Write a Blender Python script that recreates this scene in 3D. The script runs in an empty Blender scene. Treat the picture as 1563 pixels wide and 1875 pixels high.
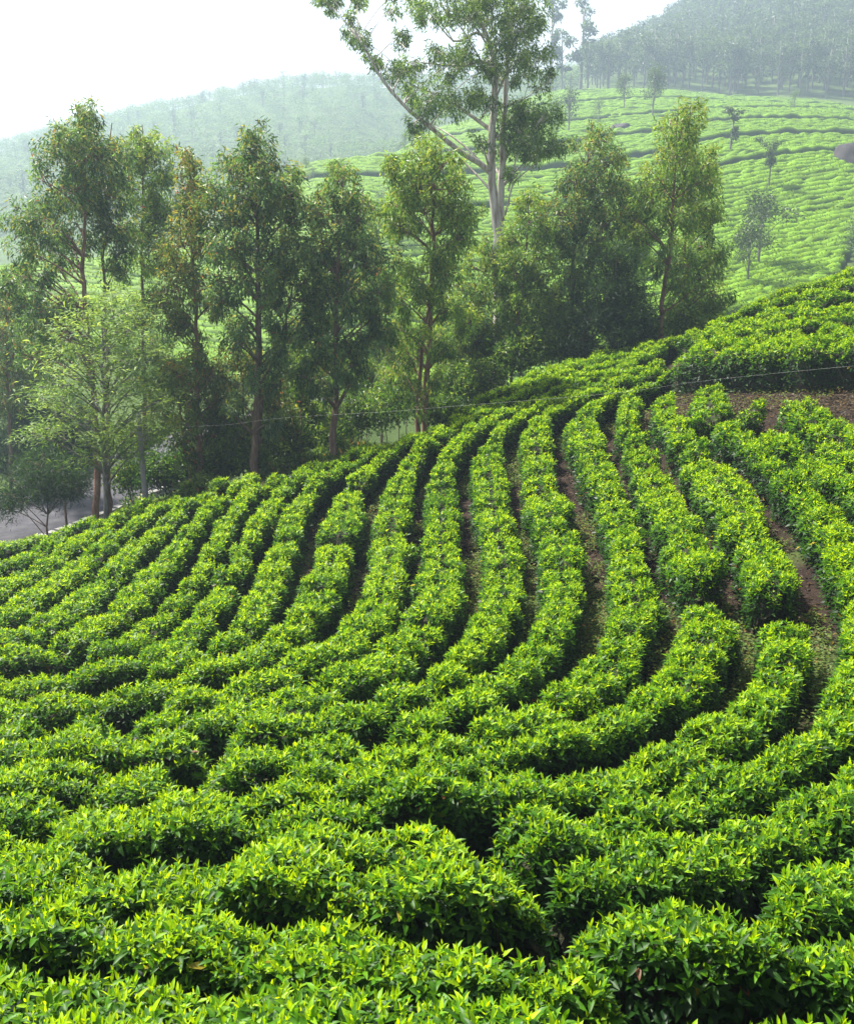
import bpy, math, random
import numpy as np

S = bpy.context.scene
COLL = S.collection

# ------------------------------------------------------------------ camera
F = 1840.0                                    # focal length in photo pixels (photo 1563 x 1875)
TH = math.atan((937.5 - 420) / F)             # pitch below the horizon
CT, ST = math.cos(TH), math.sin(TH)
cam = bpy.data.cameras.new("camera")
cam.sensor_fit = 'VERTICAL'
cam.sensor_height = 36.0
cam.lens = 36.0 * F / 1875.0
cam.clip_start, cam.clip_end = 0.05, 3000.0
cam_ob = bpy.data.objects.new("camera", cam)
COLL.objects.link(cam_ob)
cam_ob.location = (0, 0, 0)
cam_ob.rotation_euler = (math.radians(90) - TH, 0, 0)
S.camera = cam_ob

# ------------------------------------------------------------------ sky, sun, exposure
SUN_EL, SUN_AZ = math.radians(57), math.radians(-54)      # azimuth from +Y towards +X
w = bpy.data.worlds.new("World")
S.world = w
w.use_nodes = True
nt = w.node_tree
nt.nodes.clear()
sky = nt.nodes.new("ShaderNodeTexSky")
sky.sky_type = 'NISHITA'
sky.sun_disc = False
sky.sun_elevation = SUN_EL
sky.sun_rotation = SUN_AZ
sky.altitude = 1500
sky.air_density, sky.dust_density, sky.ozone_density = 1.0, 6.0, 0.6
wh = nt.nodes.new("ShaderNodeHueSaturation")              # thin white overcast veil
wh.inputs['Saturation'].default_value = 0.3
bg = nt.nodes.new("ShaderNodeBackground")
bg.inputs['Strength'].default_value = 0.07
out = nt.nodes.new("ShaderNodeOutputWorld")
nt.links.new(sky.outputs[0], wh.inputs['Color'])
nt.links.new(wh.outputs[0], bg.inputs['Color'])
nt.links.new(bg.outputs[0], out.inputs['Surface'])

sl = bpy.data.lights.new("sun", 'SUN')
sl.energy, sl.angle, sl.color = 5.0, math.radians(2.2), (1.0, 0.95, 0.86)
so = bpy.data.objects.new("sun", sl)
COLL.objects.link(so)
so.rotation_euler = (math.radians(90) - SUN_EL, 0, math.pi - SUN_AZ)   # checked below: light travels away from the sun
so.location = (-60, 80, 120)

S.view_settings.view_transform = 'Standard'
S.view_settings.look = 'None'
S.view_settings.exposure = 1.7
S.view_settings.gamma = 1.0
S.view_settings.use_curve_mapping = False
S.cycles.max_bounces = 6
S.cycles.diffuse_bounces = 3
S.cycles.glossy_bounces = 2
S.cycles.transmission_bounces = 3
S.cycles.volume_bounces = 0
S.cycles.use_denoising = True
S.cycles.denoiser = 'OPENIMAGEDENOISE'
S.cycles.sample_clamp_indirect = 6.0

# ------------------------------------------------------------------ helpers
def tag(o, label=None, cat=None, group=None, kind=None):
    if label: o["label"] = label
    if cat: o["category"] = cat
    if group: o["group"] = group
    if kind: o["kind"] = kind
    return o

def empty(name, loc, label, cat, group=None):
    o = bpy.data.objects.new(name, None)
    o.empty_display_size = 0.3
    COLL.objects.link(o)
    o.location = loc
    return tag(o, label, cat, group)

def link(name, me, mat=None, parent=None):
    o = bpy.data.objects.new(name, me)
    COLL.objects.link(o)
    if mat and len(me.materials) == 0: me.materials.append(mat)
    if parent: o.parent = parent
    return o

def mesh(name, V, Fs, col=None, smooth=False):
    """V (n,3); Fs list of int arrays (m,3) or (m,4)"""
    me = bpy.data.meshes.new(name)
    V = np.ascontiguousarray(V, np.float32)
    Fs = [np.asarray(f, np.int32) for f in Fs if len(f)]
    loops = np.concatenate([f.ravel() for f in Fs])
    sizes = np.concatenate([np.full(len(f), f.shape[1], np.int32) for f in Fs])
    starts = np.concatenate([[0], np.cumsum(sizes)[:-1]]).astype(np.int32)
    me.vertices.add(len(V)); me.vertices.foreach_set("co", V.ravel())
    me.loops.add(len(loops)); me.loops.foreach_set("vertex_index", loops)
    me.polygons.add(len(sizes)); me.polygons.foreach_set("loop_start", starts)
    me.polygons.foreach_set("use_smooth", np.full(len(sizes), smooth, bool))
    if col is not None:
        a = me.attributes.new("tint", 'FLOAT_COLOR', 'POINT')
        c = np.ones((len(V), 4), np.float32); c[:, :3] = col
        a.data.foreach_set("color", c.ravel())
    me.update(calc_edges=True)
    return me

def unit(v):
    return v / np.maximum(np.linalg.norm(v, axis=-1, keepdims=True), 1e-9)

class Geo:
    """collects vertices, faces and tints"""
    def __init__(s): s.V, s.F, s.C, s.n = [], [], [], 0
    def add(s, V, Fs, C=None):
        V = np.asarray(V, float).reshape(-1, 3)
        for f in Fs: s.F.append(np.asarray(f) + s.n)
        s.V.append(V); s.n += len(V)
        if C is not None: s.C.append(np.broadcast_to(np.asarray(C, float), V.shape))
    def mesh(s, name, smooth=False):
        f3 = [f for f in s.F if f.shape[1] == 3]; f4 = [f for f in s.F if f.shape[1] == 4]
        return mesh(name, np.concatenate(s.V), ([np.concatenate(f3)] if f3 else []) + ([np.concatenate(f4)] if f4 else []),
                    np.concatenate(s.C) if s.C else None, smooth)

def leaves(geo, P, D, N, L, W, curl, C, lod):
    """leaf blades from base P along D, face towards N; L, W, curl per leaf, C tint per leaf"""
    n = len(P)
    if n == 0: return
    D = unit(D); side = unit(np.cross(D, N)); nn = np.cross(side, D)
    if lod == 0:
        T = np.array([(0, 0, 0), (.34, -.5, .1), (.34, 0, 0), (.34, .5, .1), (.70, -.34, .08), (.70, 0, 0), (.70, .34, .08), (1, 0, 0)])
        Q = np.array([(1, 2, 5, 4), (2, 3, 6, 5)]); R = np.array([(0, 2, 1), (0, 3, 2), (4, 5, 7), (5, 6, 7)])
    else:
        T = np.array([(0, 0, 0), (.42, -.5, .12), (1, 0, 0), (.42, .5, .12)])
        Q = np.array([(0, 1, 2, 3)]); R = np.zeros((0, 3), int)
    k = len(T)
    l = T[:, 0][None, :, None]; s_ = T[:, 1][None, :, None]; h = T[:, 2][None, :, None]
    Lc = L[:, None, None]; Wc = W[:, None, None]; cu = curl[:, None, None]
    V = P[:, None, :] + D[:, None, :] * (Lc * l) + side[:, None, :] * (Wc * s_) + nn[:, None, :] * (Wc * h * 2 - cu * Lc * l * l)
    off = (np.arange(n) * k)[:, None, None]
    Fs = [(Q[None] + off).reshape(-1, 4)]
    if len(R): Fs.append((R[None] + off).reshape(-1, 3))
    geo.add(V.reshape(-1, 3), Fs, np.repeat(C, k, axis=0))

def tube(geo, pts, rad, seg=7, C=None, rng=None, rough=0.0):
    pts = np.asarray(pts, float); rad = np.asarray(rad, float)
    t = unit(np.gradient(pts, axis=0))
    ref = np.where(np.abs(t[:, 2:3]) > 0.9, np.array([[1.0, 0, 0]]), np.array([[0, 0, 1.0]]))
    a = unit(np.cross(t, ref)); b = np.cross(t, a)
    an = np.linspace(0, 2 * math.pi, seg, endpoint=False)
    r = rad[:, None] * np.ones((1, seg))
    if rough and rng is not None: r = r * (1 + rng.normal(0, rough, r.shape))
    V = pts[:, None] + r[..., None] * (np.cos(an)[None, :, None] * a[:, None] + np.sin(an)[None, :, None] * b[:, None])
    n = len(pts)
    i = np.arange(n - 1)[:, None] * seg; j = np.arange(seg)[None]; j2 = (j + 1) % seg
    q = np.stack([i + j, i + j2, i + seg + j2, i + seg + j], -1).reshape(-1, 4)
    cap = np.stack([np.full(seg - 2, (n - 1) * seg), (n - 1) * seg + np.arange(1, seg - 1), (n - 1) * seg + np.arange(2, seg)], -1)
    geo.add(V.reshape(-1, 3), [q, cap], C)

def spline(pts, step):
    """Catmull-Rom resample of an (n,d) polyline at about 'step'"""
    p = np.asarray(pts, float)
    q = np.vstack([2 * p[0] - p[1], p, 2 * p[-1] - p[-2]])
    o = []
    for i in range(1, len(q) - 2):
        m = max(2, int(np.linalg.norm(q[i + 1] - q[i]) / step * 1.5))
        u = np.linspace(0, 1, m, endpoint=False)[:, None]
        a, b, c, d = q[i - 1], q[i], q[i + 1], q[i + 2]
        o.append(.5 * (2 * b + (c - a) * u + (2 * a - 5 * b + 4 * c - d) * u ** 2 + (3 * b - a - 3 * c + d) * u ** 3))
    o.append(p[-1:])
    o = np.vstack(o)
    s = np.concatenate([[0], np.cumsum(np.linalg.norm(np.diff(o, axis=0), axis=1))])
    n = max(2, int(s[-1] / step) + 1)
    sq = np.linspace(0, s[-1], n)
    return np.stack([np.interp(sq, s, o[:, k]) for k in range(o.shape[1])], -1), sq

class Noise1:
    def __init__(s, rng, n=4096): s.v = rng.normal(0, 1, n)
    def __call__(s, x):
        x = np.asarray(x, float); i = np.floor(x).astype(int); f = x - i; f = f * f * (3 - 2 * f)
        return s.v[i % len(s.v)] * (1 - f) + s.v[(i + 1) % len(s.v)] * f

_r0 = np.random.default_rng(5)
_lat = _r0.random((64, 64))
def noise2(x, y):
    i = np.floor(x).astype(int); j = np.floor(y).astype(int); f = x - i; g = y - j
    f = f * f * (3 - 2 * f); g = g * g * (3 - 2 * g)
    L = _lat
    return ((L[i % 64, j % 64] * (1 - f) + L[(i + 1) % 64, j % 64] * f) * (1 - g)
            + (L[i % 64, (j + 1) % 64] * (1 - f) + L[(i + 1) % 64, (j + 1) % 64] * f) * g) - .5

# ------------------------------------------------------------------ materials
def new_mat(name):
    m = bpy.data.materials.new(name); m.use_nodes = True
    n = m.node_tree; n.nodes.clear()
    o = n.nodes.new("ShaderNodeOutputMaterial")
    return m, n, o

def leaf_mat(name, trans=0.4, rough=0.38, spec=0.5, tcol=(1.0, 1.0, 0.55), gain=1.0):
    m, n, o = new_mat(name)
    at = n.nodes.new("ShaderNodeAttribute"); at.attribute_name = "tint"
    tc = n.nodes.new("ShaderNodeTexCoord")
    nz = n.nodes.new("ShaderNodeTexNoise"); nz.inputs['Scale'].default_value = 35; nz.inputs['Detail'].default_value = 3
    mr = n.nodes.new("ShaderNodeMapRange"); mr.inputs['From Min'].default_value = .3; mr.inputs['From Max'].default_value = .7
    mr.inputs['To Min'].default_value = .75 * gain; mr.inputs['To Max'].default_value = 1.2 * gain
    mx = n.nodes.new("ShaderNodeVectorMath"); mx.operation = 'SCALE'
    p = n.nodes.new("ShaderNodeBsdfPrincipled")
    p.inputs['Roughness'].default_value = rough; p.inputs['Specular IOR Level'].default_value = spec
    tm = n.nodes.new("ShaderNodeVectorMath"); tm.operation = 'MULTIPLY'; tm.inputs[1].default_value = tuple(1.5 * c for c in tcol)
    t = n.nodes.new("ShaderNodeBsdfTranslucent")
    ms = n.nodes.new("ShaderNodeMixShader"); ms.inputs[0].default_value = trans
    K = n.links.new
    K(tc.outputs['Object'], nz.inputs['Vector']); K(nz.outputs[0], mr.inputs['Value'])
    K(at.outputs['Color'], mx.inputs[0]); K(mr.outputs[0], mx.inputs['Scale'])
    K(mx.outputs[0], p.inputs['Base Color']); K(mx.outputs[0], tm.inputs[0]); K(tm.outputs[0], t.inputs['Color'])
    K(p.outputs[0], ms.inputs[1]); K(t.outputs[0], ms.inputs[2]); K(ms.outputs[0], o.inputs['Surface'])
    return m

def noise_mat(name, stops, scale=3.0, detail=8, rough=.85, bump=.3, stretch=(1, 1, 1), bscale=None, spec=.3, rough2=.6):
    """colour ramp over noise in object space, with bump"""
    m, n, o = new_mat(name)
    tc = n.nodes.new("ShaderNodeTexCoord"); mp = n.nodes.new("ShaderNodeMapping"); mp.inputs['Scale'].default_value = stretch
    nz = n.nodes.new("ShaderNodeTexNoise"); nz.inputs['Scale'].default_value = scale; nz.inputs['Detail'].default_value = detail
    nz.inputs['Roughness'].default_value = rough2
    cr = n.nodes.new("ShaderNodeValToRGB")
    e = cr.color_ramp.elements
    while len(e) > 1: e.remove(e[0])
    e[0].position = stops[0][0]; e[0].color = (*stops[0][1], 1)
    for q, c in stops[1:]:
        x = e.new(q); x.color = (*c, 1)
    n2 = n.nodes.new("ShaderNodeTexNoise"); n2.inputs['Scale'].default_value = bscale or scale * 6; n2.inputs['Detail'].default_value = 6
    bp = n.nodes.new("ShaderNodeBump"); bp.inputs['Strength'].default_value = bump; bp.inputs['Distance'].default_value = .05
    p = n.nodes.new("ShaderNodeBsdfPrincipled"); p.inputs['Roughness'].default_value = rough; p.inputs['Specular IOR Level'].default_value = spec
    K = n.links.new
    K(tc.outputs['Object'], mp.inputs[0]); K(mp.outputs[0], nz.inputs['Vector']); K(mp.outputs[0], n2.inputs['Vector'])
    K(nz.outputs[0], cr.inputs[0]); K(cr.outputs[0], p.inputs['Base Color']); K(n2.outputs[0], bp.inputs['Height'])
    K(bp.outputs[0], p.inputs['Normal']); K(p.outputs[0], o.inputs['Surface'])
    return m

M_TEA = leaf_mat("tea_leaf", .47, .44, .22, (1.2, 1.0, .2))
M_TEAFAR = leaf_mat("tea_leaf_far", .3, .7, .2, (1.2, 1.0, .3))
M_EUC = leaf_mat("eucalyptus_leaf", .45, .45, .4, (1.0, 1.0, .4))
M_FERN = leaf_mat("feathery_leaf", .45, .6, .3, (1.1, 1.0, .5))
M_WOODY = noise_mat("tea_wood", [(.3, (.012, .014, .007)), (.55, (.028, .03, .012)), (.8, (.06, .045, .028))], 9, bump=.8)
M_BARK = noise_mat("brown_bark", [(.28, (.07, .05, .035)), (.5, (.16, .11, .08)), (.72, (.30, .22, .17))], 5, bump=.6, stretch=(3, 3, .5))
M_REDBARK = noise_mat("reddish_bark", [(.28, (.08, .045, .03)), (.5, (.22, .12, .085)), (.75, (.36, .27, .21))], 5, bump=.6, stretch=(3, 3, .5))
M_WHITEBARK = noise_mat("white_peeling_bark", [(.28, (.16, .10, .07)), (.42, (.40, .33, .28)), (.55, (.60, .56, .51)), (.75, (.72, .69, .65))], 3.2, bump=.35, stretch=(3.5, 3.5, .35), rough=.7)
M_GREYBARK = noise_mat("grey_bark", [(.28, (.06, .055, .05)), (.5, (.17, .16, .145)), (.72, (.38, .36, .33))], 6, bump=.5, stretch=(3, 3, .7))
M_ROCK = noise_mat("dark_boulder", [(.25, (.010, .008, .010)), (.5, (.03, .025, .028)), (.75, (.085, .07, .07))], .9, bump=.7, rough=.9, bscale=3)
M_ASPHALT = noise_mat("asphalt", [(.3, (.026, .025, .031)), (.5, (.042, .040, .048)), (.72, (.07, .067, .074))], 2.2, bump=.25, rough=.85, bscale=60)
M_STONE = noise_mat("edging_stone", [(.3, (.10, .10, .095)), (.5, (.2, .19, .18)), (.75, (.34, .33, .31))], 3, bump=.6, bscale=14)
M_POLE = noise_mat("weathered_concrete", [(.3, (.16, .16, .155)), (.55, (.24, .235, .225)), (.8, (.33, .32, .3))], 4, bump=.2, bscale=40)
M_CABLE = noise_mat("bare_cable", [(.3, (.14, .14, .14)), (.7, (.22, .22, .21))], 20, bump=0, rough=.4, spec=.6)
# ------------------------------------------------------------------ terrain
HT = 0.68
def t_of(py):
    v = (937.5 - py) / F
    return (-ST + v * CT) / (CT + v * ST)
def ray(px, py):
    u = (px - 781.5) / F; v = (937.5 - py) / F; d = CT + v * ST
    return u / d, (-ST + v * CT) / d
def at(px, py, Y):
    a, t = ray(px, py)
    return np.array([a * Y, Y, t * Y])
# (Y, py) hedge tops ; (Y, z, 'g') ground height ; (Y, py,'p') ground seen at py
COL={
-300:[(1.2,-2.0,'g'),(2.9,1875),(3.7,1740),(5,1580),(6.8,1440),(8.8,1320),(11,1230),(13,1160),(15.5,1100),(18,1055),(20.5,1020),(24,-8.2,'g'),(28,-9.6,'g'),(33,-9.7,'g'),(40,-9.8,'g'),(52,-10.5,'g'),(75,-8,'g'),(92,510,'p'),(130,-12,'g'),(220,-8,'g'),(300,5,'g'),(450,295,'p'),(600,20,'g'),(800,10,'g')],
0:[(1.2,-2.0,'g'),(2.9,1875),(3.65,1740),(5,1560),(6.8,1420),(8.8,1310),(10.5,1240),(12.5,1165),(14.7,1097),(17.5,1040),(19.8,998),(23,-8.0,'g'),(27,-9.4,'g'),(33,-9.6,'g'),(40,-9.7,'g'),(50,-10,'g'),(75,-7,'g'),(92,505,'p'),(130,-12,'g'),(220,-6,'g'),(300,8,'g'),(450,290,'p'),(600,30,'g'),(800,10,'g')],
200:[(1.2,-2.0,'g'),(2.9,1875),(3.65,1740),(5,1555),(6.8,1410),(8.8,1300),(10.5,1225),(12.5,1150),(15,1070),(17.8,1000),(20.5,940),(23.5,-7.2,'g'),(28,-9.2,'g'),(33,-9.6,'g'),(42,-9.8,'g'),(52,-10.3,'g'),(75,-6,'g'),(90,490,'p'),(130,-8,'g'),(220,0,'g'),(300,15,'g'),(450,245,'p'),(600,30,'g'),(800,10,'g')],
400:[(1.2,-2.0,'g'),(2.9,1875),(3.65,1740),(5,1550),(6.8,1400),(8.7,1285),(10.5,1200),(13,1100),(16,1000),(19,930),(22,868),(24.5,-6.4,'g'),(28,-8.6,'g'),(33,-9.8,'g'),(42,-10.8,'g'),(54,-11,'g'),(70,-7.5,'g'),(88,505,'p'),(105,440,'p'),(150,-1,'g'),(220,5,'g'),(300,18,'g'),(450,200,'p'),(600,40,'g'),(800,10,'g')],
600:[(1.2,-2.0,'g'),(2.9,1875),(3.6,1740),(4.9,1550),(6.7,1390),(8.6,1265),(10.8,1165),(13.5,1070),(16.5,985),(19.5,900),(22.3,818),(24.5,-5.6,'g'),(28,-8,'g'),(33,-9.8,'g'),(45,-11.3,'g'),(58,-10.5,'g'),(75,565,'p'),(95,440,'p'),(120,345,'p'),(142,308,'p'),(190,3,'g'),(300,20,'g'),(450,165,'p'),(600,40,'g'),(800,10,'g')],
800:[(1.2,-2.0,'g'),(2.9,1875),(3.6,1740),(4.9,1550),(6.7,1390),(8.6,1255),(10.7,1160),(13,1075),(16,970),(19,870),(22.3,772),(24.5,-4.9,'g'),(28,-7.6,'g'),(33,-9.5,'g'),(45,-11,'g'),(58,-10.5,'g'),(75,560,'p'),(95,430,'p'),(125,325,'p'),(165,265,'p'),(192,246,'p'),(230,16,'g'),(310,20,'g'),(450,165,'p'),(600,40,'g'),(800,10,'g')],
1000:[(1.2,-2.0,'g'),(2.9,1875),(3.6,1740),(4.9,1560),(6.6,1400),(8.4,1275),(10.5,1170),(13,1060),(16,940),(19.3,825),(22,750),(24,705),(26.5,668),(30,-5.6,'g'),(36,-8.4,'g'),(46,-10,'g'),(60,-8.5,'g'),(75,555,'p'),(95,430,'p'),(122,320,'p'),(160,245,'p'),(215,182,'p'),(240,172,'p'),(280,176,'p'),(450,170,'p'),(600,40,'g'),(800,10,'g')],
1150:[(1.2,-2.0,'g'),(2.9,1875),(3.6,1745),(4.9,1570),(6.4,1430),(8.1,1300),(10.2,1180),(13,1040),(16,910),(19,800),(21.5,730),(24.5,675),(28,632),(31,-5.0,'g'),(36,-7.2,'g'),(46,-8.5,'g'),(60,-7,'g'),(75,540,'p'),(95,420,'p'),(120,312,'p'),(160,232,'p'),(215,177,'p'),(240,169,'p'),(330,112,'p'),(450,120,'p'),(600,60,'g'),(800,10,'g')],
1300:[(1.2,-2.0,'g'),(2.9,1880),(3.6,1750),(4.8,1580),(6.2,1440),(7.9,1300),(9.8,1170),(12.2,1030),(15,900),(18,775),(20,700),(22,640),(25.5,590),(29,-3.5,'g'),(34,-5.2,'g'),(45,-7,'g'),(62,-6.2,'g'),(78,508,'p'),(90,432,'p'),(110,315,'p'),(140,243,'p'),(190,197,'p'),(235,182,'p'),(300,100,'p'),(400,-20,'p'),(450,78,'g'),(600,40,'g'),(800,10,'g')],
1450:[(1.2,-2.0,'g'),(2.9,1885),(3.6,1755),(4.7,1590),(6.0,1455),(7.6,1310),(9.4,1175),(11.7,1030),(14.3,890),(16.8,770),(18.6,695),(20.5,640),(23.5,570),(27,520),(32,-3.4,'g'),(40,-5.5,'g'),(52,-6.5,'g'),(66,-5.5,'g'),(80,497,'p'),(92,422,'p'),(112,303,'p'),(140,247,'p'),(180,207,'p'),(225,190,'p'),(300,60,'p'),(400,-30,'p'),(450,80,'g'),(600,40,'g'),(800,10,'g')],
1600:[(1.2,-2.0,'g'),(2.9,1890),(3.6,1760),(4.6,1600),(5.8,1460),(7.3,1310),(9.0,1180),(11.2,1030),(13.5,890),(16,770),(18,695),(20,630),(23.5,545),(28,470),(34,-2.2,'g'),(42,-4.5,'g'),(54,-6,'g'),(66,-5,'g'),(80,492,'p'),(92,425,'p'),(112,320,'p'),(140,270,'p'),(180,230,'p'),(225,190,'p'),(300,60,'p'),(400,-30,'p'),(450,80,'g'),(600,40,'g'),(800,10,'g')],
1900:[(1.2,-2.0,'g'),(2.9,1895),(3.5,1770),(4.5,1610),(5.6,1470),(7,1320),(8.7,1190),(10.8,1030),(13,890),(15.5,770),(17.6,695),(19.8,625),(24,515),(29,430),(36,-0.8,'g'),(45,-3,'g'),(56,-5,'g'),(66,-4.5,'g'),(80,490,'p'),(92,425,'p'),(112,330,'p'),(140,290,'p'),(180,240,'p'),(225,180,'p'),(300,40,'p'),(400,-40,'p'),(450,80,'g'),(600,40,'g'),(800,10,'g')],
}
def pchip(x,y,xq):
    x=np.asarray(x,float);y=np.asarray(y,float)
    h=np.diff(x)
    sh=(1,)*(y.ndim-1)
    hh=h.reshape((-1,)+sh)
    d=np.diff(y,axis=0)/hh
    m=np.zeros_like(y)
    w1=2*hh[1:]+hh[:-1]; w2=hh[1:]+2*hh[:-1]
    s=(d[:-1]*d[1:])>0
    with np.errstate(divide='ignore',invalid='ignore'):
        m[1:-1]=np.where(s,(w1+w2)/(w1/d[:-1]+w2/d[1:]),0)
    m[0]=d[0];m[-1]=d[-1]
    i=np.clip(np.searchsorted(x,xq)-1,0,len(x)-2)
    s_=((xq-x[i])/h[i]); s_=np.clip(s_,0,1).reshape((-1,)+sh)
    H=hh[i]
    return (2*s_**3-3*s_**2+1)*y[i]+(s_**3-2*s_**2+s_)*H*m[i]+(-2*s_**3+3*s_**2)*y[i+1]+(s_**3-s_**2)*H*m[i+1]
LY0,LY1,NY=math.log(1.2),math.log(800),700
LYG=np.linspace(LY0,LY1,NY)
PS=sorted(COL)
cols=[]
for p in PS:
    xs=[];ts=[]
    for e in COL[p]:
        if len(e)==2: z=e[0]*t_of(e[1])-HT
        elif e[2]=='g': z=e[1]
        else: z=e[0]*t_of(e[1])
        xs.append(math.log(e[0])); ts.append(z)   # interpolate z directly
    cols.append(pchip(xs,np.array(ts),LYG))
Z=np.array(cols) # P x Y
P0,P1,NP=-300.0,1900.0,221
PG=np.linspace(P0,P1,NP)
ZT=pchip(np.array(PS,float),Z,PG)
# light smoothing along P
k=np.array([1,2,3,2,1.]);k/=k.sum()
Zp=np.pad(ZT,((2,2),(0,0)),'edge'); ZT=sum(k[i]*Zp[i:i+NP] for i in range(5))
KA=F*0.983
def ground_raw(X,Y):
    X=np.asarray(X,float);Yc=np.maximum(np.asarray(Y,float),1.2)
    P=np.clip(781.5+X/Yc*KA,P0,P1-1e-6); L=np.clip(np.log(Yc),LY0,LY1-1e-9)
    fp=(P-P0)/(P1-P0)*(NP-1); fy=(L-LY0)/(LY1-LY0)*(NY-1)
    i=np.clip(fp.astype(int),0,NP-2);j=np.clip(fy.astype(int),0,NY-2); a=fp-i;b=fy-j
    return (ZT[i,j]*(1-a)+ZT[i+1,j]*a)*(1-b)+(ZT[i,j+1]*(1-a)+ZT[i+1,j+1]*a)*b
ROAD = np.array([(-44, 12), (-33, 17.5), (-24, 22.5), (-18.2, 27), (-15.6, 31), (-13.9, 35), (-12.4, 39.5), (-10.4, 46), (-7, 54), (-2, 61), (6, 66)], float)
ROAD_C, ROAD_S = spline(ROAD, 0.8)
ROAD_Z, ROAD_W = -9.62, 2.7
def ground(X, Y):
    X = np.asarray(X, float); Y = np.asarray(Y, float)
    z = ground_raw(X, Y)
    sh = z.shape; x = X.ravel() * np.ones(z.size); y = (Y * np.ones(sh)).ravel(); zz = z.ravel().copy()
    m = np.nonzero((y > 8) & (y < 75) & (x < 16) & (x > -55))[0]
    for c in range(0, len(m), 20000):
        k = m[c:c + 20000]
        d = np.sqrt(((x[k, None] - ROAD_C[None, :, 0]) ** 2 + (y[k, None] - ROAD_C[None, :, 1]) ** 2).min(1))
        u = np.clip((d - 3.3) / 4.0, 0, 1); u = u * u * (3 - 2 * u)
        zz[k] = ROAD_Z - .06 + (zz[k] - ROAD_Z + .06) * u
    return zz.reshape(sh)
YS = np.exp(np.linspace(math.log(1.6), math.log(700), 4000))
def hit(px, py, off=0.0, ymin=1.6, ymax=999.0):
    a, t = ray(px, py); ys = YS[(YS >= ymin) & (YS <= ymax)]
    d = ground_raw(a * ys, ys) + off - t * ys
    r = np.nonzero(d >= 0)[0]
    if len(r) == 0:
        if ymax > 900: return None
        r = [int(np.argmax(d - .004 * ys))]          # just over the crest
    y = ys[r[0]]
    return np.array([a * y, y, 0.])

# the ground: one sheet from behind the camera to the far hills
yy = np.concatenate([[-45, -20, -8, -3, -1, 0, .6], np.exp(np.linspace(math.log(1.2), math.log(640), 560))])
aa = np.concatenate([np.linspace(-1.1, -.62, 40)[:-1], np.linspace(-.62, .62, 420), np.linspace(.62, 1.1, 40)[1:]])
YY, AA = np.meshgrid(yy, aa, indexing='ij')
XX = AA * (np.maximum(YY, 0) + 7)
ZZ = ground(XX, YY)
ZZ = ZZ + noise2(XX * 1.7 + 9, YY * 1.7) * .07 + noise2(XX * 5, YY * 5 + 3) * .035
bankm = np.clip((XX - 2.5) / 1.5, 0, 1) * np.clip((YY - 14) / 1.2, 0, 1) * np.clip((19.5 - YY) / 1.0, 0, 1)
ZZ = ZZ + bankm * (noise2(XX * 2.6 + 31, YY * 2.6) * .30 + noise2(XX * 7 + 3, YY * 7 + 9) * .14)
far = np.clip((YY - 250) / 100, 0, 1)
ZZ = ZZ + far * (noise2(XX / 14, YY / 14) * 2.0)
ny, nx = YY.shape
i = np.arange(ny - 1)[:, None] * nx; j = np.arange(nx - 1)[None]
Q = np.stack([i + j, i + j + 1, i + nx + j + 1, i + nx + j], -1).reshape(-1, 4)
# cover: 0 bare soil and leaf litter under the tea, 1 green sward
cov = np.clip((YY - 31) / 5, 0, 1)
cov = np.maximum(cov, np.clip((noise2(XX * .8 + 3, YY * .8) - .02) * 3, 0, .8) * (YY < 31) * (1 - .9 * ((XX > 2.5) & (YY > 13.5))))
me = mesh("ground", np.stack([XX, YY, ZZ], -1).reshape(-1, 3), [Q], np.repeat(cov.reshape(-1, 1), 3, 1), True)
m, n, o = new_mat("soil_and_sward")
K = n.links.new
def N(t, **kw):
    x = n.nodes.new(t)
    for k, v in kw.items(): x.inputs[k].default_value = v
    return x
tc = N("ShaderNodeTexCoord"); at_ = N("ShaderNodeAttribute"); at_.attribute_name = "tint"
n1 = N("ShaderNodeTexNoise", Scale=3.0, Detail=10, Roughness=.7); n2 = N("ShaderNodeTexNoise", Scale=26.0, Detail=6, Roughness=.7)
vo = N("ShaderNodeTexVoronoi", Scale=38.0)
def ramp(st):
    c = n.nodes.new("ShaderNodeValToRGB"); e = c.color_ramp.elements
    while len(e) > 1: e.remove(e[0])
    e[0].position = st[0][0]; e[0].color = (*st[0][1], 1)
    for q, cc in st[1:]: e.new(q).color = (*cc, 1)
    return c
soil = ramp([(.25, (.009, .006, .0045)), (.5, (.028, .018, .013)), (.78, (.08, .054, .04))])
gr = ramp([(.25, (.025, .045, .012)), (.5, (.06, .10, .02)), (.78, (.13, .16, .045))])
lit = ramp([(.0, (.12, .08, .055)), (.3, (.034, .021, .015)), (.7, (.012, .008, .006))])
mx0 = n.nodes.new("ShaderNodeMixRGB"); mx0.inputs[0].default_value = .45
mx = n.nodes.new("ShaderNodeMixRGB")
p = N("ShaderNodeBsdfPrincipled", Roughness=.95); p.inputs['Specular IOR Level'].default_value = .15
bp = N("ShaderNodeBump", Strength=.8, Distance=.06)
for a_ in (n1, n2, vo): K(tc.outputs['Object'], a_.inputs['Vector'])
K(n1.outputs[0], soil.inputs[0]); K(n2.outputs[0], gr.inputs[0]); K(vo.outputs['Distance'], lit.inputs[0])
K(soil.outputs[0], mx0.inputs[1]); K(lit.outputs[0], mx0.inputs[2])
K(mx0.outputs[0], mx.inputs[1]); K(gr.outputs[0], mx.inputs[2]); K(at_.outputs['Fac'], mx.inputs[0])
K(mx.outputs[0], p.inputs['Base Color']); K(n2.outputs[0], bp.inputs['Height']); K(bp.outputs[0], p.inputs['Normal']); K(p.outputs[0], o.inputs['Surface'])
tag(link("ground", me, m), kind='structure')

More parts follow.
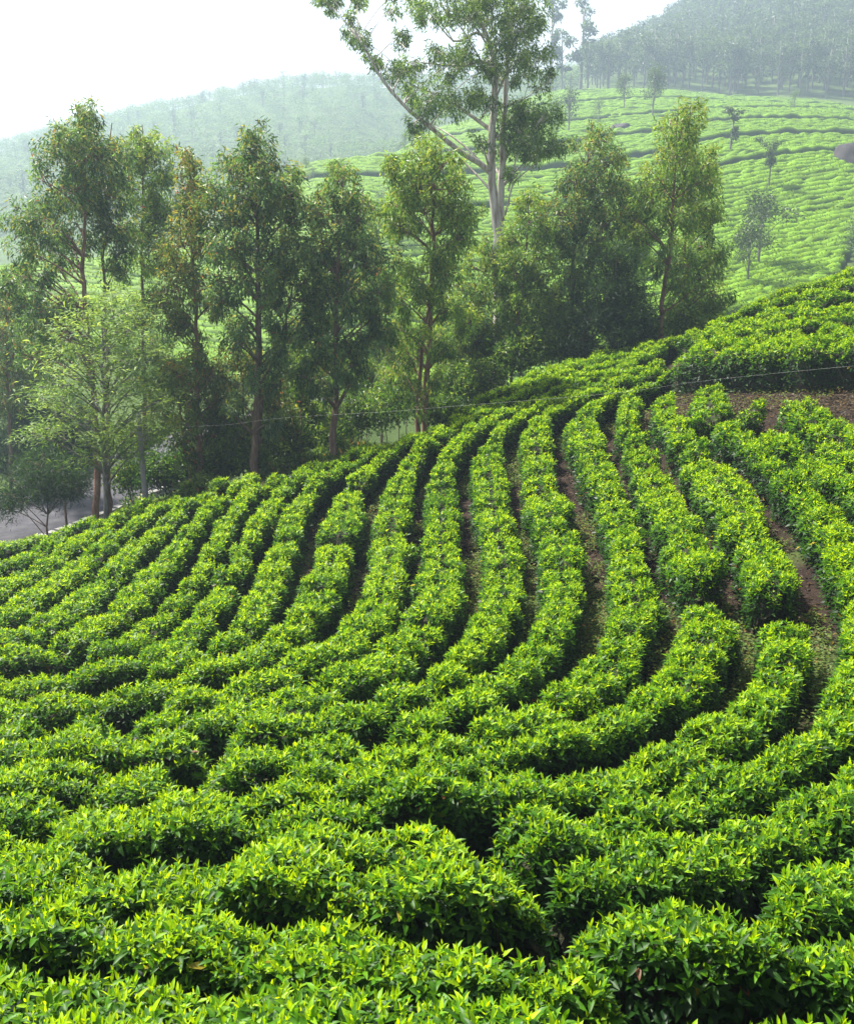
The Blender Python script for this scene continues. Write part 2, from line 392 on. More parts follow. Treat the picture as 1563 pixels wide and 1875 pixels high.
# the road on its bench, with a line of edging stones
t_ = unit(np.gradient(ROAD_C, axis=0)); nrm = np.stack([t_[:, 1], -t_[:, 0]], -1)
offs = np.array([-2.7, -2.6, -1.3, 0, 1.3, 2.6, 2.7]); hz = np.array([-.12, 0, .03, .05, .03, 0, -.12]) + .03
V = np.concatenate([ROAD_C[:, None] + nrm[:, None] * offs[None, :, None], np.broadcast_to((ROAD_Z + hz)[None, :, None], (len(ROAD_C), 7, 1))], -1)
i = np.arange(len(ROAD_C) - 1)[:, None] * 7; j = np.arange(6)[None]
tag(link("road", mesh("road", V.reshape(-1, 3), [np.stack([i + j, i + j + 1, i + 8 + j, i + 7 + j], -1).reshape(-1, 4)], None, True), M_ASPHALT), kind='structure')
rng = np.random.default_rng(3)
g = Geo()
cp, cs = spline(np.concatenate([ROAD_C + nrm * 2.95], 0), .42)
ct = unit(np.gradient(cp, axis=0))
box = np.array([(x, y, z) for x in (-1, 1) for y in (-1, 1) for z in (-1, 1)], float)
bf = np.array([(0, 1, 3, 2), (4, 6, 7, 5), (0, 4, 5, 1), (2, 3, 7, 6), (0, 2, 6, 4), (1, 5, 7, 3)])
for c, tt in zip(cp, ct):
    if not 20 < c[1] < 50: continue
    b = box * np.array([.19, .16, .14]) * rng.uniform(.8, 1.1, 3) * (1 - .18 * (box[:, 2:3] > 0)) + rng.normal(0, .012, (8, 3))
    R = np.array([[tt[0], -tt[1], 0], [tt[1], tt[0], 0], [0, 0, 1]])
    g.add(b @ R.T + np.array([c[0], c[1], ROAD_Z + .05]), [bf])
kb = link("kerb", g.mesh("kerb"), M_STONE)
tag(kb, "line of grey edging stones along the near side of the road", "kerb", kind='structure')
# ------------------------------------------------------------------ tea hedges: centre lines traced on the slope
ROWS = [
 ('tea hedge row lowest in the frame, only its leafy top showing', [(-120,1940),(400,1950),(800,1955),(1200,1960),(1700,1965)]),
 ('dark glossy tea hedge at bottom left, second row up from the bottom edge', [(-80,1800),(150,1830),(300,1825),(450,1840),(560,1850),(750,1840),(950,1850),(1100,1852)]),
 ('short stretch of tea hedge in the bottom right corner, below a black shadowed gap', [(1190,1855),(1400,1850),(1640,1850)]),
 ('long tea hedge of large glossy leaves, third up from the bottom on the left', [(-80,1690),(150,1680),(358,1700),(560,1712),(700,1725),(850,1750),(1000,1760),(1130,1785)]),
 ('bulging tea hedge of big leaves at lower right, above the bottom corner stretch', [(1040,1665),(1150,1690),(1260,1705),(1380,1735),(1500,1745),(1640,1745)]),
 ('short tea hedge cut by the right edge, beside a deep black hollow at lower right', [(1430,1650),(1500,1628),(1563,1610),(1660,1580)]),
 ('tea hedge ending at the deep gap near the middle, fourth up on the left', [(-80,1618),(0,1616),(250,1606),(450,1604),(600,1610),(800,1620),(992,1598)]),
 ('outermost curved tea hedge, sweeping round the right edge up to the lone dark bush', [(1020,1590),(1150,1575),(1250,1555),(1350,1538),(1450,1500),(1530,1470),(1590,1420),(1640,1360),(1690,1240),(1695,1120),(1660,1010),(1600,920),(1530,860),(1460,815),(1396,785)]),
 ('second outermost curved tea hedge, passing right of the mossy strip to the soil bank', [(-80,1572),(0,1570),(150,1565),(350,1555),(520,1545),(700,1535),(860,1520),(980,1505),(1100,1480),(1220,1465),(1320,1440),(1420,1410),(1500,1370),(1555,1290),(1575,1200),(1575,1110),(1560,1030),(1520,955),(1455,880),(1370,800),(1315,762)]),
 ('tea hedge curving round below the bare mossy strip, ending at a gap on the right', [(-80,1524),(0,1522),(300,1508),(480,1492),(640,1475),(800,1460),(930,1440),(1050,1420),(1150,1405),(1250,1375),(1340,1335),(1400,1285),(1430,1225),(1445,1170),(1440,1125)]),
 ('tea hedge climbing straight from the mossy gap to the foot of the bare soil bank', [(1420,1070),(1405,1010),(1370,950),(1325,886),(1260,810),(1225,760),(1212,722)]),
 ('tea hedge curve ending at the gap just left of the mossy strip', [(-80,1474),(0,1472),(300,1464),(480,1456),(620,1446),(760,1423),(880,1388),(980,1355),(1080,1330),(1170,1300),(1235,1255),(1275,1200),(1290,1140),(1290,1095)]),
 ('tea hedge running up left of the mossy strip, leaf tips reaching the bare soil bank', [(1285,1060),(1275,1030),(1245,960),(1204,888),(1170,820),(1150,770),(1148,735),(1155,712)]),
 ('long curved tea hedge left of the stub rows, bending right over the crest', [(500,1428),(620,1412),(740,1390),(840,1355),(920,1325),(990,1295),(1070,1255),(1130,1200),(1160,1140),(1165,1080),(1150,1010),(1135,950),(1111,888),(1085,830),(1068,780),(1065,745),(1090,728),(1150,706),(1200,690),(1235,665)]),
 ('curved tea hedge with the second row of dark gaps left of the mossy strip', [(-80,1420),(0,1418),(200,1412),(400,1398),(540,1375),(660,1355),(760,1325),(840,1290),(920,1240),(985,1190),(1020,1130),(1035,1070),(1025,1010),(1005,950),(993,888),(985,830),(975,790),(985,760),(1020,740),(1080,715),(1150,690),(1215,662)]),
 ('curved tea hedge just below the long dark furrow that reaches the left edge', [(-80,1372),(0,1370),(200,1362),(400,1345),(540,1325),(640,1305),(740,1275),(820,1225),(880,1170),(910,1120),(922,1060),(918,1000),(905,940),(897,888),(893,840),(895,800),(915,775),(950,752),(1010,728),(1080,702),(1150,675),(1215,645)]),
 ('curved tea hedge just above the long dark furrow that reaches the left edge', [(-80,1332),(0,1330),(100,1326),(250,1318),(380,1305),(480,1290),(560,1265),(640,1235),(700,1205),(770,1150),(800,1100),(812,1030),(805,960),(806,888),(808,845),(835,810),(878,775),(930,748),(1000,715),(1080,688),(1150,660),(1220,630)]),
 ('first curved tea hedge above the furrow hedge, dipping through the middle of the slope', [(290,1284),(420,1258),(500,1230),(570,1200),(640,1160),(690,1105),(708,1040),(716,960),(726,888),(740,855),(765,818),(810,785),(860,758),(930,730),(1010,698),(1090,672),(1160,645),(1230,618)]),
 ('second curved tea hedge above the long dark furrow, topping out at the crest', [(-80,1290),(0,1286),(150,1275),(270,1250),(370,1228),(450,1200),(510,1165),(560,1120),(595,1060),(615,1000),(630,950),(643,888),(656,860),(690,835),(730,812),(780,790),(840,762),(900,735),(980,700),(1060,672)]),
 ('third tea hedge above the long dark furrow, broken by a brown soil patch', [(265,1228),(340,1205),(405,1175),(455,1130),(490,1064),(520,1000),(545,930),(570,888),(600,862),(640,840),(700,815),(760,790)]),
 ('lumpy tea hedge of separate round bushes, fourth above the long dark furrow', [(-80,1245),(0,1240),(64,1235),(160,1222),(272,1195),(330,1160),(374,1123),(413,1059),(438,1005),(473,950),(518,885),(560,858),(620,832),(690,805)]),
 ('lumpy tea hedge climbing diagonally, fifth above the long dark furrow', [(170,1192),(205,1182),(255,1150),(300,1110),(340,1070),(370,1030),(395,985),(430,930),(461,888),(520,858),(590,833)]),
 ('lumpy tea hedge climbing diagonally, sixth above the long dark furrow', [(-80,1212),(0,1203),(50,1195),(120,1175),(180,1140),(230,1097),(270,1060),(300,1020),(340,975),(385,922),(425,885),(480,860)]),
 ('diagonal tea hedge of round bushes, fifth in from the roadside edge of the slope', [(-80,1190),(0,1170),(50,1150),(100,1125),(150,1090),(190,1055),(225,1020),(270,980),(320,935),(370,898),(420,872)]),
 ('diagonal tea hedge of round bushes, fourth in from the roadside edge of the slope', [(-80,1150),(0,1125),(30,1110),(80,1080),(130,1045),(180,1005),(225,970),(280,932),(330,902)]),
 ('diagonal tea hedge of round bushes, third in from the roadside edge of the slope', [(-80,1100),(0,1075),(30,1058),(80,1030),(130,1000),(180,970),(230,943),(290,910)]),
 ('short diagonal tea hedge, second in from the roadside edge of the slope', [(-80,1055),(0,1032),(30,1018),(80,998),(130,975),(190,948),(240,925)]),
 ('short tea hedge on the very edge above the road', [(-80,1018),(0,1004),(60,985),(120,966),(180,948)]),
]
EXTRA = [   # short stretches and lone bushes by the soil bank, (label, line, half width)
 ("short tea hedge stub standing alone against the bare soil bank", [(1293, 706), (1300, 735), (1308, 760)], .36),
 ("lone dark round tea bush on the bare soil bank", [(1362, 745), (1392, 745)], .40),
 ("bright tea hedge descending from the soil bank towards the right edge", [(1452, 725), (1490, 755), (1530, 790), (1590, 835), (1680, 900)], .37),
 ("tea hedge cut by the right edge just below the soil bank", [(1560, 775), (1620, 810), (1700, 860)], .37),
]
FRONT = [(1258, 655), (1330, 652), (1410, 648), (1490, 645), (1563, 645), (1660, 648)]
CREST = [(1292, 583), (1340, 562), (1395, 540), (1450, 521), (1515, 500), (1575, 484)]
TERR = []
for k in range(9):
    f = (k / 8.0) ** 1.12
    TERR.append([(x0 + (x1 - x0) * f, y0 + (y1 - y0) * f) for (x0, y0), (x1, y1) in zip(FRONT, CREST)])
SPUR = [   # rows turning down behind the crest towards the trees
 ("shaded tea hedge along the foot of the trees, farthest down behind the crest", [(832, 742), (880, 710), (935, 686), (1000, 666), (1070, 650), (1130, 638), (1200, 616), (1262, 600)]),
 ("shaded tea hedge behind the crest, one in from the foot of the trees", [(850, 744), (905, 713), (965, 692), (1025, 675), (1090, 656), (1150, 643), (1220, 622), (1280, 600)]),
]
ORD = "front second third fourth fifth sixth seventh eighth last".split()

def world_line(px, off=HT):
    o = []
    for (x0, y0), (x1, y1) in zip(px, px[1:]):
        m = max(2, int(math.hypot(x1 - x0, y1 - y0) / 12))
        for s_ in np.linspace(0, 1, m, endpoint=False):
            h = hit(x0 + (x1 - x0) * s_, y0 + (y1 - y0) * s_, off, 1.6, 31.0)
            if h is not None and (not o or np.linalg.norm(h[:2] - o[-1]) < 2.5): o.append(h[:2])
    h = hit(*px[-1], off, 1.6, 31.0)
    if h is not None and np.linalg.norm(h[:2] - o[-1]) < 2.5: o.append(h[:2])
    p = np.array(o)
    s_ = np.concatenate([[0], np.cumsum(np.linalg.norm(np.diff(p, axis=0), axis=1))])
    n = max(4, int(s_[-1] / .45) + 1)                  # thin, then smooth
    q = np.stack([np.interp(np.linspace(0, s_[-1], n), s_, p[:, k]) for k in (0, 1)], -1)
    for _ in range(3): q[1:-1] = .25 * q[:-2] + .5 * q[1:-1] + .25 * q[2:]
    e0 = px[0][0] < -20 or px[0][0] > 1600; e1 = px[-1][0] > 1600 or px[-1][0] < -20
    if e0: q = np.vstack([q[0] + unit(q[0] - q[2]) * 1.8, q])
    if e1: q = np.vstack([q, q[-1] + unit(q[-1] - q[-3]) * 1.8])
    return q

HEDGES = []
for lab, px in ROWS: HEDGES.append([lab, world_line(px), None, HT, "tea hedges on the near slope"])
for lab, px, hw in EXTRA: HEDGES.append([lab, world_line(px), hw, HT, "tea hedges on the near slope"])
for lab, px in SPUR: HEDGES.append([lab, world_line(px), None, HT, "tea hedges on the near slope"])
for k, px in enumerate(TERR):
    lab = "tall front hedge of the upper tea terrace, dark faced above the bare soil bank" if k == 0 else \
          "%s tea hedge back from the soil bank on the upper terrace" % ORD[k] if k < 8 else "tea hedge on the skyline crest of the upper terrace"
    HEDGES.append([lab, world_line(px), None if k else .5, .9 if k == 0 else .72, "tea hedges of the upper terrace"])

ALLP = np.concatenate([spline(h[1], .15)[0] for h in HEDGES])
ALLI = np.concatenate([np.full(len(spline(h[1], .15)[0]), k) for k, h in enumerate(HEDGES)])

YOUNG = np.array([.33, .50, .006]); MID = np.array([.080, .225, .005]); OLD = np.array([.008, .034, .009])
def mixc(a, b, t): return a + (b - a) * t[..., None]

def hedge(k, rng):
    lab, line, hw0, H, group = HEDGES[k]
    P, s = spline(line, .06)
    L = s[-1]
    oth = ALLP[ALLI != k]
    dn = np.sqrt(((P[::6, None] - oth[None]) ** 2).sum(-1).min(1))
    dn = np.interp(np.arange(len(P)), np.arange(0, len(P), 6), dn)
    hw = np.clip(dn * .5 - np.interp(P[:, 1], [4.5, 9], [.055, .095]), .17, np.interp(P[:, 1], [4.5, 9], [.40, .345])) if hw0 is None else np.full(len(P), hw0)
    ker = np.ones(15) / 15; hw = np.convolve(np.pad(hw, 7, 'edge'), ker, 'valid')
    T = unit(np.gradient(P, axis=0)); R = np.stack([T[:, 1], -T[:, 0]], -1)
    # single bushes grown together: each its own size, with a dip between neighbours
    pitch = rng.uniform(.62, .8); ph = rng.random() * pitch
    n1, n2, n3 = Noise1(rng), Noise1(rng), Noise1(rng)
    b = (s + ph) / pitch; dip = .5 - .5 * np.cos(2 * math.pi * b)            # 0 between bushes
    gap = np.clip(n3(np.floor(b + .5)) - .75, 0, 1.2)                         # some joints stay open
    lump = (.82 + .18 * dip ** .6) * (1 - .45 * gap * (1 - dip) ** 2)
    wS = hw * lump * (1.0 + .09 * n1(np.floor(b)) + .05 * n1(s * 3.1 + 200)); hS = H * (.88 + .12 * dip ** .5) * (1 - .45 * gap * (1 - dip) ** 2) * (1 + .055 * n2(np.floor(b)) + .045 * n2(s * 2.3))
    P = P + R * (.042 * n2(np.floor(b) + 700) * (dip ** .5))[:, None]
    ends = np.minimum(np.clip(s / .3, 0, 1), np.clip((L - s) / .3, 0, 1)); cap = np.sqrt(np.clip(1 - (1 - ends) ** 2, .02, 1))
    wS *= cap; hS *= .55 + .45 * cap
    Y = P[:, 1]
    base = np.array([P[len(P) // 2, 0], P[len(P) // 2, 1], float(ground(P[len(P) // 2, 0], P[len(P) // 2, 1]))])
    def surf(si, phi, inset):
        """point and outward normal on the hedge envelope"""
        w_ = np.interp(si, s, wS); h_ = np.interp(si, s, hS)
        c, sn = np.cos(phi), np.sin(phi)
        d = (w_ - inset) * np.sign(c) * np.abs(c) ** .5; z = (h_ - inset) * np.abs(sn) ** .34
        x = np.stack([np.interp(si, s, P[:, 0]), np.interp(si, s, P[:, 1])], -1)
        r = unit(np.stack([np.interp(si, s, R[:, 0]), np.interp(si, s, R[:, 1])], -1))
        q = x + r * d[:, None]
        nrm_ = unit(np.concatenate([r * c[:, None], sn[:, None]], -1))
        return np.concatenate([q, (ground(q[:, 0], q[:, 1]) + z)[:, None]], -1), nrm_, z / np.maximum(h_, .1)
    dens = np.interp(Y, [3, 5, 9, 15, 24], [540, 490, 360, 250, 185]) * (2 * wS + 1.3 * hS)
    cum = np.concatenate([[0], np.cumsum(.5 * (dens[1:] + dens[:-1]) * np.diff(s))])
    n = int(cum[-1])
    def flank(phi, share):
        m = rng.random(len(phi)) < share
        sn = rng.uniform(.02, .92, len(phi)) ** (1 / .34); f_ = np.arcsin(np.clip(sn, 0, 1)); f_ = np.where(rng.random(len(phi)) < .5, f_, math.pi - f_)
        return np.where(m, f_, phi)
    def draw(m):
        return np.interp(rng.random(m) * cum[-1], cum, s)
    fol = Geo()
    vig = n1(s * .9 + 50) * .12
    # plucking-table shoots: a bud, young leaves, then spreading mature ones
    si = draw(n); phi = rng.uniform(.06, math.pi - .06, n)
    ptop = rng.random(n) < .45; phi = np.where(ptop, math.pi / 2 + rng.normal(0, .5, n), phi)
    phi = flank(np.clip(phi, .06, math.pi - .06), .16)
    p0, nr, rel = surf(si, phi, rng.uniform(0, .10, n) ** 1.0)
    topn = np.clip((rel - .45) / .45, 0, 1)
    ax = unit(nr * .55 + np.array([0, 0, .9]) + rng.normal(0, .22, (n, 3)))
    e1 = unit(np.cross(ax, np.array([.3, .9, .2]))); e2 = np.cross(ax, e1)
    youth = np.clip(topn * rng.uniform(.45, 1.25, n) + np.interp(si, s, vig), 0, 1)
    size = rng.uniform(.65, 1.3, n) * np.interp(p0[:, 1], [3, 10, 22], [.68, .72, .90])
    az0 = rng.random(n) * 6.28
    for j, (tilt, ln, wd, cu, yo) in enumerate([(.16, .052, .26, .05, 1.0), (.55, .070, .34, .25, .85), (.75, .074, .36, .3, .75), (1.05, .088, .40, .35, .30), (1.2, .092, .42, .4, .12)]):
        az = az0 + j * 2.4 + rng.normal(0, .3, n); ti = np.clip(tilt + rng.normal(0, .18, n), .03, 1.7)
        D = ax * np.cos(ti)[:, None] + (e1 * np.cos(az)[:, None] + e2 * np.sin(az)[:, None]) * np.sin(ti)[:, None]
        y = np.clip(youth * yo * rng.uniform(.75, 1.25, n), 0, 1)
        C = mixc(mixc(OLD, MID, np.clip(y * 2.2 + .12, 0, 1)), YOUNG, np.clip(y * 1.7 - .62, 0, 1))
        C = C * rng.uniform(.8, 1.2, (n, 1))
        ln_ = ln * size * rng.uniform(.8, 1.2, n)
        near = p0[:, 1] < 8.0
        for lod, mk in ((0, near), (1, ~near)):
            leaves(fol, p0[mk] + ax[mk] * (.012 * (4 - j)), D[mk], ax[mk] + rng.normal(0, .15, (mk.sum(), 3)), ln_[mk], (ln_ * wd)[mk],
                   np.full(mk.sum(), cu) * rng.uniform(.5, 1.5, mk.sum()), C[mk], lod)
    # older dark leaves below the shoots and down the flanks
    n4 = int(n * 1.7)
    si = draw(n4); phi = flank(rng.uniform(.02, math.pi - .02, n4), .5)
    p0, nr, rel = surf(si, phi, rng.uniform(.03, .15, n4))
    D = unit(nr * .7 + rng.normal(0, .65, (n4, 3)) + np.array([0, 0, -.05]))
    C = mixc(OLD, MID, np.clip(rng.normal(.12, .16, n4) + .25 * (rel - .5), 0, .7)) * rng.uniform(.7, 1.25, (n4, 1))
    br = rng.random(n4) < .006; C[br] = np.array([.16, .07, .03])
    br = rng.random(n4) < .006; C[br] = np.array([.30, .26, .03])
    ln_ = rng.uniform(.075, .115, n4) * np.interp(p0[:, 1], [3, 22], [.82, 1.0])
    near = p0[:, 1] < 8.0
    for lod, mk in ((0, near), (1, ~near)):
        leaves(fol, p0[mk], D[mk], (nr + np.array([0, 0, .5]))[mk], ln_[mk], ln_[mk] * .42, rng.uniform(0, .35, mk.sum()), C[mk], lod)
    fol.V = [v - base for v in fol.V]
    root = empty("tea_hedge", base, lab, "tea hedge", group)
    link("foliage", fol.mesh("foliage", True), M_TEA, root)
    # dark inner hull added to block light through the leaves, then thin stems
    st = Geo(); A = np.linspace(.0, math.pi, 9)
    ss = s[::3]; m = len(ss)
    SI = np.repeat(ss, 9); PH = np.tile(A, m)
    q, nr, _ = surf(SI, PH, .13 + rng.uniform(0, .07, m * 9))
    i_ = np.arange(m - 1)[:, None] * 9; j_ = np.arange(8)[None]
    st.add(q - base, [np.stack([i_ + j_, i_ + j_ + 1, i_ + 9 + j_ + 1, i_ + 9 + j_], -1).reshape(-1, 4)])
    for q_ in range(int(L / .7 * 7)):
        s0 = rng.uniform(.1, max(.2, L - .1)); sd = rng.choice([-1, 1]); k0 = int(np.clip(np.searchsorted(s, s0), 0, len(s) - 1))
        f0, f1 = rng.uniform(.25, .6), rng.uniform(.8, 1.02)
        b0 = np.append(P[k0] + R[k0] * sd * wS[k0] * f0, 0); b1 = np.append(P[k0] + R[k0] * sd * wS[k0] * f1 + T[k0] * rng.normal(0, .08), 0)
        b0[2] = float(ground(b0[0], b0[1])) - .03; b1[2] = b0[2] + hS[k0] * rng.uniform(.45, .8)
        tube(st, np.array([b0, (b0 + b1) / 2 + rng.normal(0, .02, 3), b1]) - base, [.013, .009, .005], 4)
    link("stems", st.mesh("stems", False), M_WOODY, root)
    return len(fol.V)

import time as _t
_t0 = _t.time()
for k in range(len(HEDGES)):
    hedge(k, np.random.default_rng(100 + k))
print("hedges", len(HEDGES), round(_t.time() - _t0, 1))
# ------------------------------------------------------------------ weeds and litter between the hedges
rng = np.random.default_rng(77)
HWI = np.array([.30 if h[2] is None else h[2] * .85 for h in HEDGES])[ALLI]
n = 170000
yy_ = np.sqrt(rng.uniform(2.0 ** 2, 26.0 ** 2, n)); xx_ = rng.uniform(-.56, .56, n) * (yy_ + 1)
keep = np.zeros(n, bool)
for c in range(0, n, 4000):
    d = ((xx_[c:c + 4000, None] - ALLP[None, ::2, 0]) ** 2 + (yy_[c:c + 4000, None] - ALLP[None, ::2, 1]) ** 2) / HWI[None, ::2] ** 2
    keep[c:c + 4000] = d.min(1) > .7
msk = noise2(xx_ * .55 + 11, yy_ * .55 + 4) + .5 * noise2(xx_ * 1.9, yy_ * 1.9 + 7) > -.06
gx = (xx_ > 2) & (yy_ < 16)
bank = ((781.5 + xx_ / yy_ * KA) > 1130) & (yy_ > 13.8)
msk &= ~(bank & (rng.random(n) < .84))
weed = keep & msk; lit_ = keep & ~msk & (rng.random(n) < np.where(bank, .8, .5))
g = Geo()
x, y = xx_[weed], yy_[weed]; k = len(x)
for rep in range(3):
    q = np.stack([x + rng.normal(0, .05, k), y + rng.normal(0, .05, k)], -1)
    P3 = np.concatenate([q, (ground(q[:, 0], q[:, 1]) + rng.uniform(.02, .14, k))[:, None]], -1)
    D = np.concatenate([rng.normal(0, 1, (k, 2)), rng.uniform(.1, .9, (k, 1))], -1)
    C = mixc(np.array([.045, .085, .015]), np.array([.14, .20, .03]), rng.random(k)); C[rng.random(k) < .12] = (.16, .11, .03)
    l = rng.uniform(.03, .06, k)
    leaves(g, P3, D, np.tile([0, 0, 1.], (k, 1)), l, l * .7, l * 0 + .2, C, 1)
tag(link("ground_cover", g.mesh("ground_cover"), M_FERN), "low mossy weeds covering the bare strips between tea hedges", "weeds", kind='stuff')
g = Geo()
x, y = xx_[lit_], yy_[lit_]; k = len(x)
P3 = np.stack([x, y, ground(x, y) + rng.uniform(.01, .05, k)], -1)
D = np.concatenate([rng.normal(0, 1, (k, 2)), rng.normal(0, .25, (k, 1))], -1)
l = rng.uniform(.05, .10, k)
leaves(g, P3, D, np.tile([0, 0, 1.], (k, 1)) + rng.normal(0, .3, (k, 3)), l, l * .4, rng.uniform(-.3, .5, k),
       mixc(np.array([.025, .017, .012]), np.array([.17, .12, .085]), rng.random(k) ** 1.5), 1)
for q in range(900):
    k_ = rng.integers(len(x)); c = P3[k_]; a_ = rng.random() * 6.28; L_ = rng.uniform(.06, .22); d_ = np.array([math.cos(a_), math.sin(a_), rng.normal(0, .15)]) * L_
    tube(g, np.array([c - d_ * .5, c + [0, 0, .012], c + d_ * .5]), [.005, .004, .002], 4, np.array([.10, .07, .05]) * rng.uniform(.6, 1.8))
tag(link("leaf_litter", g.mesh("leaf_litter"), M_FERN), "brown dry leaves littering the soil between tea hedges", "litter", kind='stuff')

# ------------------------------------------------------------------ trees
PAL = {   # old, mid, new growth, share of new growth at the crown tips
 'euc': ((.032, .085, .040), (.16, .265, .095), (.34, .29, .07), .30),
 'eucl': ((.045, .105, .028), (.20, .33, .06), (.32, .34, .06), .45),
 'brown': ((.04, .080, .028), (.17, .25, .06), (.36, .26, .06), .36),
 'gum': ((.05, .105, .035), (.15, .245, .06), (.26, .34, .08), .35),
 'wattle': ((.085, .165, .045), (.19, .30, .07), (.31, .42, .11), .5),
 'dark': ((.012, .034, .013), (.03, .07, .024), (.06, .12, .025), .2),
 'shrub': ((.03, .075, .02), (.105, .20, .03), (.25, .31, .05), .4),
 'teashrub': ((.02, .055, .018), (.055, .125, .022), (.15, .27, .02), .35),
}
def crown_leaves(g, C0, r, rng, pal, style, fill, top):
    """one lobe of a crown: sprays of leaves scattered through an ellipsoid"""
    ns = max(4, int(11 * (r / .7) ** 2.1))
    d = unit(rng.normal(0, 1, (ns, 3))); rad = r * rng.random(ns) ** (1 / 2.4)
    c = C0 + d * rad[:, None] * np.array([1, 1, .58 if pal == 'gum' else .9])
    per = int(fill)
    idx = np.repeat(np.arange(ns), per); n = len(idx)
    old, mid, new, share = [np.array(q) if i < 3 else q for i, q in enumerate(PAL[pal])]
    up = np.clip(d[idx, 2] * rad[idx] / r, -1, 1)
    outw = d[idx]
    tone = np.repeat(rng.normal(0, .30, ns), per)
    t = np.clip(rng.normal(.45, .28, n) + tone + .18 * up, 0, 1)
    C = mixc(old, mid, t)
    nw = (rng.random(n) < share * np.clip(.12 + .5 * up + .55 * top + np.repeat(rng.normal(0, .25, ns), per), 0, 1))
    C[nw] = mixc(mid, new, rng.uniform(.4, 1, nw.sum()))
    if pal in ('brown', 'euc'):
        rd = rng.random(n) < (.03 if pal == 'brown' else .008); C[rd] = np.array([.27, .085, .035])
    C = C * rng.uniform(.8, 1.2, (n, 1))
    if style == 'lance':
        p = c[idx] + np.clip(rng.normal(0, 1, (n, 3)), -1.7, 1.7) * np.array([.12, .12, .15]) * (.6 + .4 * r)
        D = unit(outw * .5 + rng.normal(0, .6, (n, 3)) + np.array([0, 0, -.75])); L = rng.uniform(.11, .18, n); W = L * .24; cu = rng.uniform(0, .35, n)
        Nn = rng.normal(0, 1, (n, 3)) + np.array([0, 0, .6])
    elif style == 'fern':
        p = c[idx] + rng.normal(0, 1, (n, 3)) * np.array([.24, .24, .06])
        D = unit(outw * np.array([1, 1, .2]) + rng.normal(0, .7, (n, 3)) * np.array([1, 1, .35]) + np.array([0, 0, .12])); L = rng.uniform(.12, .22, n); W = L * .22; cu = rng.uniform(.1, .5, n)
        Nn = rng.normal(0, .35, (n, 3)) + np.array([0, 0, 1.])
    elif style == 'needle':
        p = c[idx] + rng.normal(0, 1, (n, 3)) * np.array([.22, .22, .14])
        D = unit(outw * .7 + rng.normal(0, .6, (n, 3)) + np.array([0, 0, .1])); L = rng.uniform(.12, .24, n); W = L * .12; cu = rng.uniform(-.1, .3, n)
        Nn = rng.normal(0, 1, (n, 3))
    else:
        p = c[idx] + rng.normal(0, 1, (n, 3)) * .15
        D = unit(outw * .6 + rng.normal(0, .7, (n, 3)) + np.array([0, 0, .2])); L = rng.uniform(.08, .15, n); W = L * .42; cu = rng.uniform(0, .4, n)
        Nn = rng.normal(0, .6, (n, 3)) + np.array([0, 0, .8])
    leaves(g, p, D, Nn, L, W, cu, C, 1)
    return c

def bez(a, b, c, n):
    u = np.linspace(0, 1, n)[:, None]
    return a * (1 - u) ** 2 + 2 * b * u * (1 - u) + c * u * u

